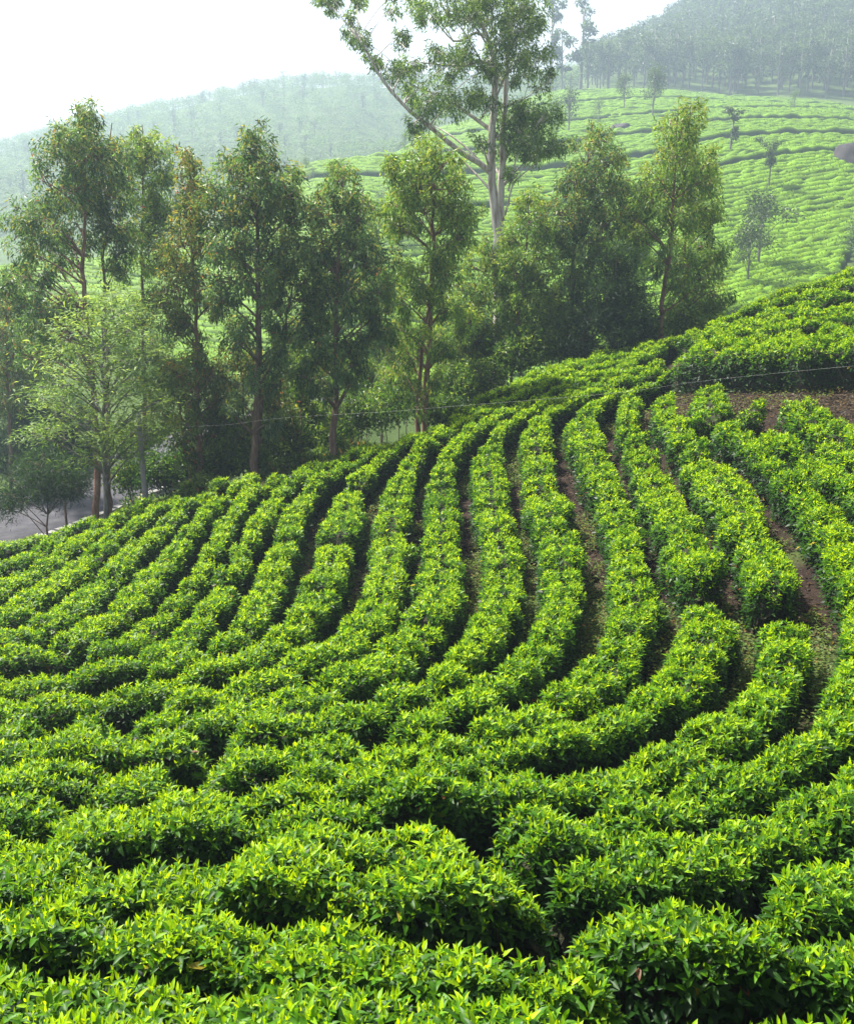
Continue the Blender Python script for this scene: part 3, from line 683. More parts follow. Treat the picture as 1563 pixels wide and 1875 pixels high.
def tree(name, label, cat, Y, trunks, lobes, r0, pal='euc', style='lance', fill=62, bark=None, group=None, seed=0, limbs=(), deep=1.0, dense=2):
    """trunks: photo-pixel paths from the top down (extended to the ground); lobes: (x, y, r) in photo pixels; all at depth Y"""
    rng = np.random.default_rng(1000 + seed)
    ppm = F / Y
    x0 = trunks[0][-1]
    bx = at(x0[0], x0[1], Y); base = np.array([bx[0], Y, float(ground(bx[0], Y))])
    tg, cg = Geo(), Geo()
    paths = []
    for k, tp in enumerate(trunks):
        p = np.array([at(x, y, Y + (.25 * k)) for x, y in tp])[::-1]            # from the ground up
        gx = p[0, 0]; gz = float(ground(gx, p[0, 1]))
        if p[0, 2] > gz + .1: p = np.vstack([[gx + rng.normal(0, .05), p[0, 1], gz - .15], p])
        p[1:-1, 1] += rng.normal(0, .10, len(p) - 2) if len(p) > 2 else 0
        p, s = spline(p, .35)
        p[:, :2] += rng.normal(0, .018, (len(p), 2))
        rr = .74 * r0 * (1 if k == 0 else .8) * np.interp(s / s[-1], [0, .04, .12, .6, 1], [1.35, 1.1, 1.0, .62, .16])
        tube(tg, p - base, rr, 8, None, rng, .05)
        paths.append((p, rr))
    for lp, lr in limbs:
        p, s = spline(np.array([at(x, y, Y + dy) for x, y, dy in lp]), .25)
        tube(tg, p - base, lr * np.interp(s / s[-1], [0, 1], [1, .25]), 6, None, rng, .05)
        paths.append((p, lr * np.interp(s / s[-1], [0, 1], [1, .25])))
    xs = [l[0] for l in lobes]; ytop = min(l[1] for l in lobes); ybot = max(l[1] for l in lobes)
    half = max(.5, (max(xs) - min(xs)) / 2 / ppm)
    xm = sum(xs) / len(xs)
    allp = np.concatenate([p for p, _ in paths]); allr = np.concatenate([r for _, r in paths])
    for (lx, ly, r) in lobes:
        for rep in range(dense):
            off = abs(lx - xm) / ppm / max(half, .1)
            dy = (rng.uniform(.15, 1.0) * (1 if rep % 2 else -1)) * half * deep * math.sqrt(max(.12, 1 - .8 * off * off)) if dense > 1 else rng.normal(0, .3) * half * deep
            c = at(lx + rng.normal(0, 3), ly + rng.normal(0, 3), Y) + np.array([0, dy, 0])
            rm = r / ppm * rng.uniform(.9, 1.12) * (1.04 if pal == 'gum' else 1.0)
            gz = float(ground(c[0], c[1]))
            if c[2] < gz + .4 * rm: c[2] = gz + .4 * rm
            top = 1 - (ly - ytop) / max(1, ybot - ytop)
            sub = crown_leaves(cg, c - base, rm, rng, pal, style, fill, top)
            # a limb from the stem to the lobe and twigs inside it
            zz = c[2] - (.25 + .55 * np.linalg.norm(c[:2] - allp[:, :2], axis=1))
            k = int(np.argmin(np.abs(allp[:, 2] - zz) + .6 * np.linalg.norm(c[:2] - allp[:, :2], axis=1)))
            a = allp[k]; rl = min(allr[k] * .5, .05)
            m_ = a + (c - a) * .5 + np.array([0, 0, .12 * np.linalg.norm(c - a)]) + rng.normal(0, .06, 3)
            q = bez(a, m_, c, 7)
            tube(tg, q - base, np.linspace(rl, .010, 7), 5, None, rng, .05)
            for sc in sub[:: max(1, len(sub) // 6)]:
                tube(tg, np.array([c - base + (a - c) * rng.uniform(0, .3), (c - base + sc) / 2 + rng.normal(0, .05, 3), sc]), [.012, .008, .004], 4)
    root = empty(name, base, label, cat, group)
    link("trunk" if cat == "tree" else "stems", tg.mesh("trunk", True), bark or M_BARK, root)
    link("crown" if cat == "tree" else "foliage", cg.mesh("crown"), M_FERN if style in ('fern', 'needle') else M_EUC, root)
    return root

GE = "eucalyptus trees along the foot of the tea slope"
EU = "eucalyptus_tree"
# the tall pale gum with the long left limb
tree("gum_tree", "tallest tree, a pale smooth-barked gum with two stems and a long limb reaching left", "tree", 35.0,
     [[(852, -70), (868, 10), (890, 62), (905, 120), (903, 200), (899, 300), (904, 370), (911, 440), (911, 500), (916, 616), (916, 660)],
      [(944, -60), (937, 30), (929, 100), (925, 170), (920, 250), (917, 340), (914, 420), (913, 470)]],
     [(800, 22, 42), (850, 35, 38), (770, 12, 26), (720, 6, 15), (612, 4, 15), (590, 2, 10), (655, 62, 24), (640, 44, 15), (678, 95, 17), (690, 118, 12),
      (735, 130, 34), (762, 118, 24), (800, 95, 30), (850, 98, 34), (900, 95, 38), (880, 122, 28), (822, 130, 24), (790, 182, 38), (832, 190, 34),
      (772, 212, 24), (870, 172, 28), (892, 186, 24), (752, 165, 16), (940, 58, 38), (962, 92, 40), (975, 42, 34), (950, 18, 40), (900, 22, 34), (968, 122, 28), (930, 120, 26),
      (994, 155, 17), (935, 148, 18), (955, 205, 42), (985, 222, 38), (950, 248, 40), (1012, 266, 32), (985, 276, 32), (965, 262, 34), (922, 265, 20), (878, 262, 19), (935, 312, 18), (760, 235, 14), (880, -20, 40), (930, -40, 45), (820, -25, 40), (650, 0, 14), (735, 75, 9)],
     .32, 'gum', 'lance', 50, M_WHITEBARK, None, 1,
     limbs=[([(899, 318, 0), (880, 300, -.1), (858, 288, -.3), (825, 264, -.5), (790, 235, -.7), (750, 203, -.9), (712, 162, -1.0), (690, 130, -1.1), (670, 92, -1.1), (656, 72, -1.1)], .105),
            ([(918, 257, 0), (900, 240, .2), (880, 225, .4), (840, 196, .7), (790, 170, .9), (752, 156, 1.0)], .085),
            ([(905, 122, 0), (880, 112, -.3), (850, 120, -.5), (800, 118, -.6), (760, 112, -.6)], .06),
            ([(892, 70, 0), (870, 60, .3), (835, 78, .4), (815, 60, .5), (790, 30, .6)], .055),
            ([(914, 425, 0), (928, 380, -.3), (940, 335, -.4), (968, 310, -.5), (990, 290, -.5)], .05),
            ([(930, 350, -.3), (942, 300, -.2), (955, 262, -.1), (965, 225, 0)], .04),
            ([(921, 195, 0), (950, 185, .2), (985, 165, .3), (994, 155, .3)], .03),
            ([(912, 640, 0), (940, 600, -.4), (970, 582, -.6), (1000, 560, -.7)], .06)], deep=.45, dense=2)

tree(EU, "leftmost tall eucalyptus with a broad dark crown and drooping lower boughs", "tree", 27.0,
     [[(150, 205), (152, 300), (153, 420), (156, 520), (170, 700), (177, 870), (179, 935)]],
     [(60, 640, 28), (110, 640, 26), (45, 560, 28), (150, 560, 22), (150, 235, 38), (165, 215, 26), (120, 275, 48), (175, 285, 50), (95, 335, 48), (140, 345, 55), (80, 400, 48), (125, 410, 50), (70, 455, 40), (60, 500, 38), (30, 510, 34), (12, 540, 30), (95, 500, 32), (110, 450, 38), (115, 560, 34), (90, 600, 30)],
     .14, 'euc', seed=2, bark=M_REDBARK, group=GE)
tree(EU, "slender eucalyptus sharing the clump of the leftmost tall one, just right of it", "tree", 28.2,
     [[(205, 225), (186, 320), (185, 420), (190, 520), (198, 700), (201, 860), (203, 925)]],
     [(190, 300, 42), (205, 350, 42), (215, 410, 40), (195, 440, 34), (225, 460, 34), (170, 370, 36), (215, 500, 26), (225, 275, 26)], .10, 'euc', seed=3, bark=M_REDBARK, group=GE)
tree(EU, "pointed eucalyptus with pale green tip between the leftmost clump and the reddish-stemmed one", "tree", 30.0,
     [[(262, 228), (260, 320), (259, 420), (262, 560), (264, 720), (266, 880)]],
     [(260, 250, 30), (245, 285, 36), (280, 290, 38), (300, 320, 32), (240, 340, 36), (270, 360, 42), (300, 385, 38), (285, 430, 36), (250, 420, 34), (300, 470, 26), (258, 480, 30), (275, 540, 26), (250, 560, 22)], .10, 'eucl', seed=4, group=GE)
tree(EU, "thin reddish-stemmed eucalyptus with olive crown narrowing to a pale tip", "tree", 25.5,
     [[(350, 280), (349, 360), (352, 450), (356, 540), (360, 640), (362, 740), (368, 880)]],
     [(330, 690, 26), (385, 690, 24), (350, 730, 28), (395, 735, 26), (325, 770, 24), (375, 785, 28), (350, 830, 22), (350, 300, 24), (345, 335, 32), (360, 370, 38), (335, 390, 34), (340, 440, 44), (375, 450, 44), (315, 470, 34), (330, 520, 44), (370, 520, 44), (305, 560, 36), (320, 600, 32), (345, 590, 34), (395, 555, 30), (375, 650, 22)], .09, 'brown', seed=5, bark=M_REDBARK, group=GE)
tree(EU, "big conical eucalyptus with rusty orange leaves at its tip, left of centre", "tree", 24.5,
     [[(466, 240), (468, 330), (470, 450), (473, 540), (472, 640), (470, 740), (467, 850)]],
     [(500, 640, 30), (440, 620, 28), (460, 690, 30), (505, 700, 28), (435, 740, 26), (490, 770, 28), (450, 590, 26), (520, 655, 24), (465, 258, 28), (455, 290, 36), (485, 300, 38), (425, 315, 36), (510, 330, 40), (400, 350, 36), (460, 350, 50), (535, 360, 36), (410, 395, 46), (480, 400, 52), (545, 400, 32), (440, 450, 50), (515, 450, 48), (400, 450, 36), (430, 505, 38), (480, 500, 40), (410, 540, 26), (505, 520, 30)], .135, 'euc', seed=6, group=GE)
tree(EU, "leaning eucalyptus with curved black stem in front of the big conical one's right side", "tree", 25.0,
     [[(545, 470), (530, 550), (523, 610), (518, 660), (500, 705), (482, 730), (470, 800), (466, 850)]],
     [(540, 470, 30), (520, 500, 32), (560, 505, 38), (545, 545, 42), (580, 540, 34), (510, 560, 36), (590, 580, 30), (560, 590, 36), (500, 600, 26)], .085, 'euc', seed=7, group=GE)
tree(EU, "bushy eucalyptus with brown-stemmed lower half standing beside the centre-left gap", "tree", 24.6,
     [[(628, 305), (622, 400), (617, 520), (615, 620), (614, 700), (611, 808)]],
     [(570, 610, 30), (660, 660, 28), (560, 690, 26), (590, 720, 26), (640, 700, 24), (700, 600, 26), (625, 325, 26), (605, 355, 34), (645, 355, 36), (585, 390, 34), (630, 400, 44), (665, 400, 32), (590, 440, 44), (650, 450, 48), (610, 490, 46), (690, 480, 38), (560, 455, 34), (650, 520, 44), (700, 530, 36), (600, 540, 40), (640, 570, 38), (690, 575, 28), (600, 620, 36), (640, 640, 36), (580, 660, 30), (620, 670, 28), (660, 620, 28)], .115, 'euc', seed=8, group=GE)
tree(EU, "light green eucalyptus with cloud-like foliage clumps, left of the tall pale gum", "tree", 25.5,
     [[(790, 262), (792, 350), (793, 450), (787, 560), (786, 640), (782, 700), (777, 772)], [(800, 480), (778, 600), (768, 690), (765, 772)]],
     [(720, 600, 26), (740, 690, 26), (810, 640, 26), (760, 730, 24), (800, 690, 24), (790, 278, 28), (770, 300, 32), (815, 295, 32), (712, 300, 22), (730, 315, 22), (750, 340, 36), (800, 340, 44), (845, 330, 34), (720, 370, 30), (770, 385, 44), (825, 385, 42), (715, 410, 28), (745, 420, 30), (790, 440, 40), (850, 390, 36), (840, 430, 36), (800, 490, 40), (765, 520, 34), (745, 500, 26), (780, 560, 36), (820, 500, 30), (735, 550, 26), (770, 610, 34), (745, 640, 30), (810, 570, 26)], .11, 'eucl', seed=9, bark=M_REDBARK, group=GE)
tree(EU, "small yellowish-green eucalyptus right beside the tall pale gum's stem", "tree", 30.0,
     [[(968, 345), (965, 430), (955, 520), (945, 600), (938, 660)]],
     [(965, 365, 24), (960, 400, 34), (985, 420, 32), (940, 440, 32), (975, 470, 38), (945, 500, 36), (990, 510, 30), (960, 545, 36), (930, 560, 28), (985, 560, 26), (945, 600, 26)], .075, 'eucl', seed=10, group=GE)
tree(EU, "rounded grey-green eucalyptus right of the tall pale gum, left of the dark evergreens", "tree", 30.5,
     [[(1095, 240), (1070, 330), (1055, 430), (1048, 530), (1042, 600), (1038, 655)]],
     [(1000, 590, 28), (1060, 610, 28), (1085, 570, 28), (1095, 255, 26), (1075, 290, 36), (1110, 300, 34), (1050, 330, 38), (1090, 345, 42), (1125, 350, 34), (1030, 385, 38), (1070, 400, 46), (1110, 410, 38), (1020, 440, 38), (1060, 460, 42), (1100, 460, 34), (1035, 510, 36), (1075, 520, 36), (1015, 550, 28), (1050, 570, 32)], .11, 'euc', seed=11, group=GE)
tree(EU, "rightmost tall eucalyptus with straight bare pinkish trunk rising from the crest", "tree", 29.5,
     [[(1242, 195), (1236, 280), (1228, 370), (1222, 460), (1214, 540), (1208, 612)]],
     [(1240, 480, 26), (1200, 490, 22), (1235, 530, 22), (1242, 212, 26), (1228, 245, 34), (1258, 250, 32), (1250, 285, 38), (1218, 290, 34), (1205, 330, 40), (1245, 340, 42), (1280, 330, 30), (1180, 370, 36), (1215, 390, 38), (1160, 400, 28), (1170, 440, 30), (1255, 400, 34), (1205, 440, 28)], .10, 'eucl', seed=12, bark=M_REDBARK, group=GE,
     limbs=[([(1212, 572, 0), (1240, 555, -.2), (1262, 535, -.4), (1275, 527, -.5)], .035), ([(1211, 570, 0), (1198, 550, .2), (1195, 515, .3)], .02)])
tree(EU, "darker-stemmed eucalyptus just behind and right of the rightmost tall one", "tree", 31.5,
     [[(1275, 280), (1262, 360), (1255, 460), (1252, 560), (1252, 600)]],
     [(1280, 300, 30), (1295, 340, 34), (1275, 380, 38), (1300, 410, 32), (1290, 450, 36), (1260, 470, 36), (1305, 480, 28), (1275, 510, 36), (1240, 510, 26), (1300, 530, 32), (1265, 555, 32), (1295, 565, 26), (1235, 560, 24)], .085, 'eucl', seed=13, bark=M_REDBARK, group=GE)
tree("wattle_tree", "feathery lime-green wattle with layered fronds and mottled pale stem, beside the road", "tree", 23.5,
     [[(190, 535), (190, 620), (190, 720), (192, 820), (193, 900), (195, 942)]],
     [(190, 545, 34), (165, 570, 32), (225, 570, 34), (150, 605, 30), (200, 610, 36), (250, 600, 28), (125, 645, 28), (175, 650, 34), (235, 650, 36), (275, 650, 24), (105, 690, 28), (150, 695, 32), (205, 700, 36), (265, 700, 30), (85, 730, 22), (130, 745, 32), (185, 750, 34), (240, 750, 36), (295, 730, 26), (70, 785, 18), (110, 790, 24), (160, 800, 24), (225, 800, 28), (280, 790, 26), (175, 840, 18), (240, 830, 18)],
     .085, 'wattle', 'fern', 40, M_GREYBARK, None, 14)
tree("casuarina_tree", "small dark feathery tree standing at the near edge of the road", "tree", 27.5,
     [[(82, 830), (83, 880), (86, 930), (89, 970)]],
     [(85, 835, 26), (60, 855, 28), (110, 860, 28), (35, 880, 26), (90, 885, 28), (135, 880, 24), (15, 905, 22), (60, 905, 22), (150, 890, 18), (20, 930, 16), (110, 905, 20)], .05, 'dark', 'needle', 110, M_REDBARK, None, 15)
DK = "dark evergreens behind the road bend"
tree("dark_evergreen", "tall dark green evergreen behind the road, pointed above the wattle's left side", "tree", 41.0,
     [[(48, 650), (50, 750), (52, 880)]],
     [(48, 668, 24), (40, 705, 34), (62, 715, 32), (35, 750, 44), (75, 760, 42), (50, 790, 46), (20, 810, 44), (90, 810, 46), (60, 840, 44), (10, 850, 40), (105, 845, 40)], .16, 'dark', 'needle', 150, None, DK, 16, dense=2)
tree("dark_evergreen", "lower dark green evergreen behind the road, hidden by the wattle's boughs", "tree", 42.5,
     [[(130, 740), (132, 800), (134, 875)]],
     [(130, 755, 30), (115, 785, 36), (148, 790, 36), (130, 820, 44), (165, 830, 34), (95, 835, 36), (140, 850, 40)], .12, 'dark', 'needle', 150, None, DK, 17)
tree("dark_evergreen", "broad blackish evergreen between the grey-green eucalyptus and the rightmost trunk", "tree", 29.0,
     [[(1128, 470), (1125, 540), (1122, 630)]],
     [(1130, 480, 24), (1115, 510, 32), (1148, 520, 30), (1100, 550, 36), (1140, 560, 38), (1165, 570, 28), (1085, 590, 34), (1120, 600, 38), (1155, 605, 34), (1070, 615, 26)], .09, 'dark', 'needle', 150, None, None, 18)
tree(EU, "left-edge eucalyptus with orange-red young leaves, behind the dark evergreens", "tree", 37.0,
     [[(14, 520), (16, 640), (20, 880)]],
     [(5, 560, 34), (30, 575, 30), (-20, 600, 36), (15, 620, 38), (45, 630, 30), (-5, 660, 36), (30, 680, 34), (60, 655, 24), (-20, 720, 36), (20, 730, 30)], .10, 'brown', seed=19, group=GE)
tree(EU, "sapling eucalyptus with golden lower leaves between the grey pole and the reddish stem", "tree", 26.5,
     [[(318, 640), (325, 700), (338, 790), (353, 885)]],
     [(300, 665, 30), (330, 680, 32), (285, 705, 28), (320, 725, 34), (355, 710, 28), (300, 760, 32), (345, 765, 30), (375, 760, 26), (330, 805, 28), (385, 800, 26), (400, 730, 24)], .05, 'brown', seed=20, group=GE)
tree(EU, "low bushy eucalyptus regrowth at the foot of the big conical tree", "tree", 26.2,
     [[(440, 640), (445, 720), (450, 800), (452, 845)]],
     [(430, 650, 32), (465, 665, 34), (405, 690, 30), (440, 700, 36), (490, 700, 30), (420, 740, 34), (465, 745, 36), (510, 740, 30), (400, 780, 28), (440, 790, 30), (490, 790, 30), (530, 760, 26)], .05, 'brown', seed=21, group=GE)
tree(EU, "leafy young eucalyptus hiding the lower stem of the tall pale gum", "tree", 31.0,
     [[(900, 430), (905, 520), (912, 600), (918, 660)]],
     [(885, 455, 26), (925, 470, 28), (870, 490, 28), (905, 500, 32), (940, 520, 30), (865, 535, 28), (895, 545, 34), (930, 560, 32), (870, 580, 30), (905, 600, 32), (945, 600, 26), (880, 630, 28), (925, 640, 28)], .055, 'eucl', seed=22, group=GE)
tree(EU, "slim eucalyptus in the gap right of the bushy brown-stemmed one", "tree", 34.0,
     [[(690, 440), (692, 560), (695, 680)]],
     [(690, 455, 22), (680, 490, 26), (705, 500, 26), (690, 535, 30), (670, 560, 26), (712, 560, 26), (690, 595, 28), (705, 625, 24), (675, 630, 24)], .05, 'euc', seed=23, group=GE)
tree(EU, "hazy eucalyptus standing behind, between the grey-green one and the rightmost pair", "tree", 40.0,
     [[(1150, 330), (1150, 440), (1152, 580)]],
     [(1150, 345, 22), (1140, 375, 28), (1165, 385, 26), (1145, 415, 32), (1170, 430, 26), (1130, 450, 28), (1155, 465, 30), (1175, 480, 24), (1140, 500, 26)], .07, 'eucl', seed=24, group=GE)
tree(EU, "hazy eucalyptus behind the gap left of the light green cloud-like one", "tree", 42.0,
     [[(640, 300), (655, 400), (660, 640)]],
     [(690, 420, 22), (668, 400, 22), (660, 440, 26), (680, 470, 26), (655, 500, 24), (690, 520, 22)], .06, 'eucl', seed=25, group=GE)
tree(EU, "dark leafy eucalyptus under the leftmost tall one, behind the wattle", "tree", 31.0,
     [[(110, 540), (112, 640), (118, 900)]],
     [(95, 545, 28), (130, 560, 30), (70, 590, 30), (110, 600, 32), (150, 610, 28), (85, 640, 30), (125, 650, 30), (55, 640, 26), (240, 600, 26), (265, 640, 28), (245, 690, 26), (290, 620, 22)], .06, 'euc', seed=26, group=GE)
tree(EU, "olive eucalyptus sapling between the conical tree and the brown-stemmed bushy one", "tree", 28.0,
     [[(545, 600), (548, 700), (552, 820)]],
     [(545, 610, 24), (530, 640, 28), (562, 645, 28), (520, 680, 28), (555, 690, 32), (580, 680, 26), (535, 725, 30), (570, 735, 30), (545, 770, 28), (515, 745, 24)], .045, 'brown', seed=27, group=GE)
tree(EU, "grey-green eucalyptus sapling left of the small yellowish-green one", "tree", 30.5,
     [[(845, 520), (850, 600), (852, 700)]],
     [(842, 530, 22), (830, 560, 26), (862, 560, 26), (845, 600, 30), (825, 630, 26), (870, 625, 28), (850, 660, 30), (830, 690, 24), (875, 680, 24)], .045, 'euc', seed=28, group=GE)
GS = "thin bare saplings under the tall trees"
for k, (x, y0, y1, lx, lab) in enumerate([(838, 560, 735, 842, "straight thin sapling stem right of the light green eucalyptus"), (812, 610, 742, 808, "thin sapling close to the light green eucalyptus, left of the straight one"),
        (1012, 540, 648, 1010, "slim sapling left of the grey-green eucalyptus stem"), (862, 600, 712, 866, "thin sapling between the straight one and the tall pale gum"), (550, 660, 815, 552, "thin sapling among shrubs left of the brown-stemmed eucalyptus"),
        (415, 760, 862, 415, "short sapling stem close to the big conical tree's foot")]):
    tree("sapling", lab, "tree", 29.0 + k * .7 if x > 600 else 26.0, [[(lx, y0), (x, (y0 + y1) / 2), (x, y1)]],
         [(lx, y0, 18), (lx - 14, y0 + 22, 18), (lx + 14, y0 + 26, 18), (lx, y0 + 45, 16)], .032, 'eucl', seed=30 + k, group=GS, fill=48)
SH = "shrubs in the undergrowth below the trees"
SHR = [  # x, y, r, depth, palette, label
 (302, 862, 40, 27.5, 'teashrub', "rounded dark tea bush beside the grey pole, right of the road"),
 (345, 850, 34, 28.5, 'teashrub', "dark tea bush behind the reddish eucalyptus stem"),
 (238, 868, 26, 29.5, 'shrub', "bright green bush at the road edge right of the wattle stem"),
 (525, 785, 38, 27.0, 'shrub', "leafy shrub right of the big conical tree's foot"),
 (575, 772, 34, 28.0, 'shrub', "shrub tucked left of the brown-stemmed eucalyptus foot"),
 (655, 752, 40, 28.5, 'shrub', "grey-green shrub right of the brown-stemmed eucalyptus foot"),
 (705, 735, 42, 29.5, 'shrub', "broad shrub in the hollow between the two centre-left eucalyptus trunks"),
 (668, 690, 32, 33.0, 'shrub', "shrub by the pale clearing in the centre-left gap"),
 (725, 690, 34, 31.0, 'brown', "brownish shrub left of the twin reddish stems"),
 (830, 705, 34, 28.5, 'shrub', "shrub at the foot of the straight thin saplings"),
 (875, 690, 36, 29.0, 'shrub', "shrub below the tall pale gum's base, left side"),
 (900, 640, 38, 31.0, 'eucl', "light green thicket round the tall pale gum's foot"),
 (950, 640, 34, 29.5, 'shrub', "shrub below the small yellowish-green eucalyptus"),
 (1000, 632, 32, 29.5, 'shrub', "shrub left of the grey-green eucalyptus foot"),
 (1060, 632, 28, 29.5, 'shrub', "dark shrub right of the grey-green eucalyptus foot"),
 (1180, 600, 24, 30.0, 'shrub', "low shrub left of the rightmost bare trunk"),
 (1245, 585, 26, 31.0, 'shrub', "low shrub right of the rightmost bare trunk, at the crest"),
 (1290, 578, 22, 33.0, 'shrub', "small shrub at the crest's left end beneath the darker-stemmed eucalyptus"),
 (600, 745, 40, 31.0, 'eucl', "light shrub thicket between the leaning stem and the brown-stemmed eucalyptus"),
 (690, 655, 44, 36.0, 'eucl', "pale green thicket deep in the centre-left gap"),
 (845, 640, 42, 34.0, 'eucl', "green thicket right of the straight thin saplings"),
 (740, 640, 40, 35.0, 'brown', "brownish thicket left of the light green eucalyptus stems"),
 (560, 690, 42, 33.0, 'brown', "olive thicket behind the leaning eucalyptus"),
 (480, 790, 36, 27.5, 'shrub', "leafy shrub behind the conical tree's foot"),
 (610, 800, 26, 27.0, 'shrub', "low shrub wrapped round the brown-stemmed eucalyptus foot"),
 (370, 830, 34, 29.0, 'brown', "golden-leaved shrub right of the reddish stem's foot"),
 (440, 800, 36, 29.5, 'eucl', "light shrub left of the conical tree's lower stem"),
 (255, 800, 40, 33.0, 'eucl', "yellow-green thicket behind the grey pole"),
 (760, 720, 34, 28.0, 'shrub', "dark shrub at the foot of the twin reddish stems"),
 (960, 585, 44, 36.0, 'eucl', "bright thicket in front of the long dark boulder"),
 (1030, 590, 36, 32.0, 'euc', "grey-green thicket left of the dark evergreen"),
 (540, 815, 28, 26.5, 'shrub', "low shrub on the crest between the two centre-left trunks"),
 (810, 748, 22, 26.5, 'shrub', "small shrub by the red earth at the crest's edge"),
 (470, 835, 22, 25.5, 'shrub', "low shrub on the crest at the conical tree's foot"),
 (410, 845, 24, 26.0, 'shrub', "low golden-green shrub on the crest right of the reddish stem"),
]
for k, (x, y, r, Y, pal, lab) in enumerate(SHR):
    tree("shrub", lab, "shrub", Y, [[(x, y - r * .5), (x + 2, y + r * .7)]],
         [(x, y - r * .5, r * .62), (x - r * .7, y, r * .62), (x + r * .7, y - 2, r * .62), (x, y + r * .2, r * .66), (x - r * .35, y + r * .5, r * .6), (x + r * .4, y + r * .5, r * .6)],
         .03, pal, 'lance' if pal in ('eucl', 'brown') else 'broad', 56, None, SH, 60 + k, deep=.9)
rng = np.random.default_rng(303)
k = 46000
Pq = rng.uniform(215, 1330, k); yq = np.interp(Pq, [215, 600, 1000, 1150, 1330], [23.5, 24.3, 28.5, 30, 32]) + rng.exponential(7, k); xq = (Pq - 781.5) / KA * yq
ok = (noise2(xq * .6, yq * .6) + .4 * noise2(xq * 2, yq * 2) > -.14) & (((xq[:, None] - ROAD_C[None, ::3, 0]) ** 2 + (yq[:, None] - ROAD_C[None, ::3, 1]) ** 2).min(1) > 11)
xq, yq = xq[ok], yq[ok]; k = len(xq); hq = .1 + .9 * np.clip(noise2(xq * .9 + 5, yq * .9) + .3, 0, 1)
g = Geo()
for rep in range(3):
    q = np.stack([xq + rng.normal(0, .12, k), yq + rng.normal(0, .12, k)], -1)
    P3 = np.concatenate([q, (ground(q[:, 0], q[:, 1]) + rng.uniform(.05, 1, k) * hq)[:, None]], -1)
    l = rng.uniform(.10, .22, k)
    C = mixc(np.array([.03, .07, .018]), np.array([.13, .22, .035]), np.clip(rng.normal(.4, .3, k), 0, 1)); C[rng.random(k) < .05] = (.22, .15, .05)
    leaves(g, P3, rng.normal(0, .7, (k, 3)) + np.array([0, 0, .6]), rng.normal(0, .5, (k, 3)) + np.array([0, 0, .8]), l, l * .45, l * 0 + .3, C, 1)
tag(link("undergrowth", g.mesh("undergrowth"), M_FERN), "tangled green weeds carpeting the slope under the eucalyptus trees", "undergrowth", kind='stuff')
print("trees", round(_t.time() - _t0, 1))
# ------------------------------------------------------------------ terraced tea on the far slope, row by row
rng = np.random.default_rng(41)
PC = np.arange(-230, 1590, 6.0)
Y0 = np.interp(PC, [-230, 200, 600, 1000, 1150, 1300, 1450, 1590], [70, 66, 58, 58, 60, 65, 70, 75])
Y1 = np.interp(PC, [-230, 200, 330, 440, 600, 800, 1000, 1150, 1300, 1450, 1530, 1590], [94, 93, 97, 112, 145, 195, 241, 242, 236, 224, 190, 150])
YG = np.linspace(0, 1, 900)[:, None] * (Y1 - Y0)[None] + Y0[None]
AX = (PC - 781.5) / KA
ZG = ground(AX[None] * YG, YG)
dl = np.sqrt(np.diff(YG, axis=0) ** 2 + np.diff(ZG, axis=0) ** 2); LG = np.vstack([np.zeros((1, len(PC))), np.cumsum(dl, 0)])
wav = .9 * noise2(PC / 110, PC * 0 + 3.3) + .25 * noise2(PC / 30, PC * 0 + 8.1)
SP = 1.42
rowno = 0
def ordn(i): return "%d%s" % (i, "th" if 10 <= i % 100 <= 20 else {1: "st", 2: "nd", 3: "rd"}.get(i % 10, "th"))
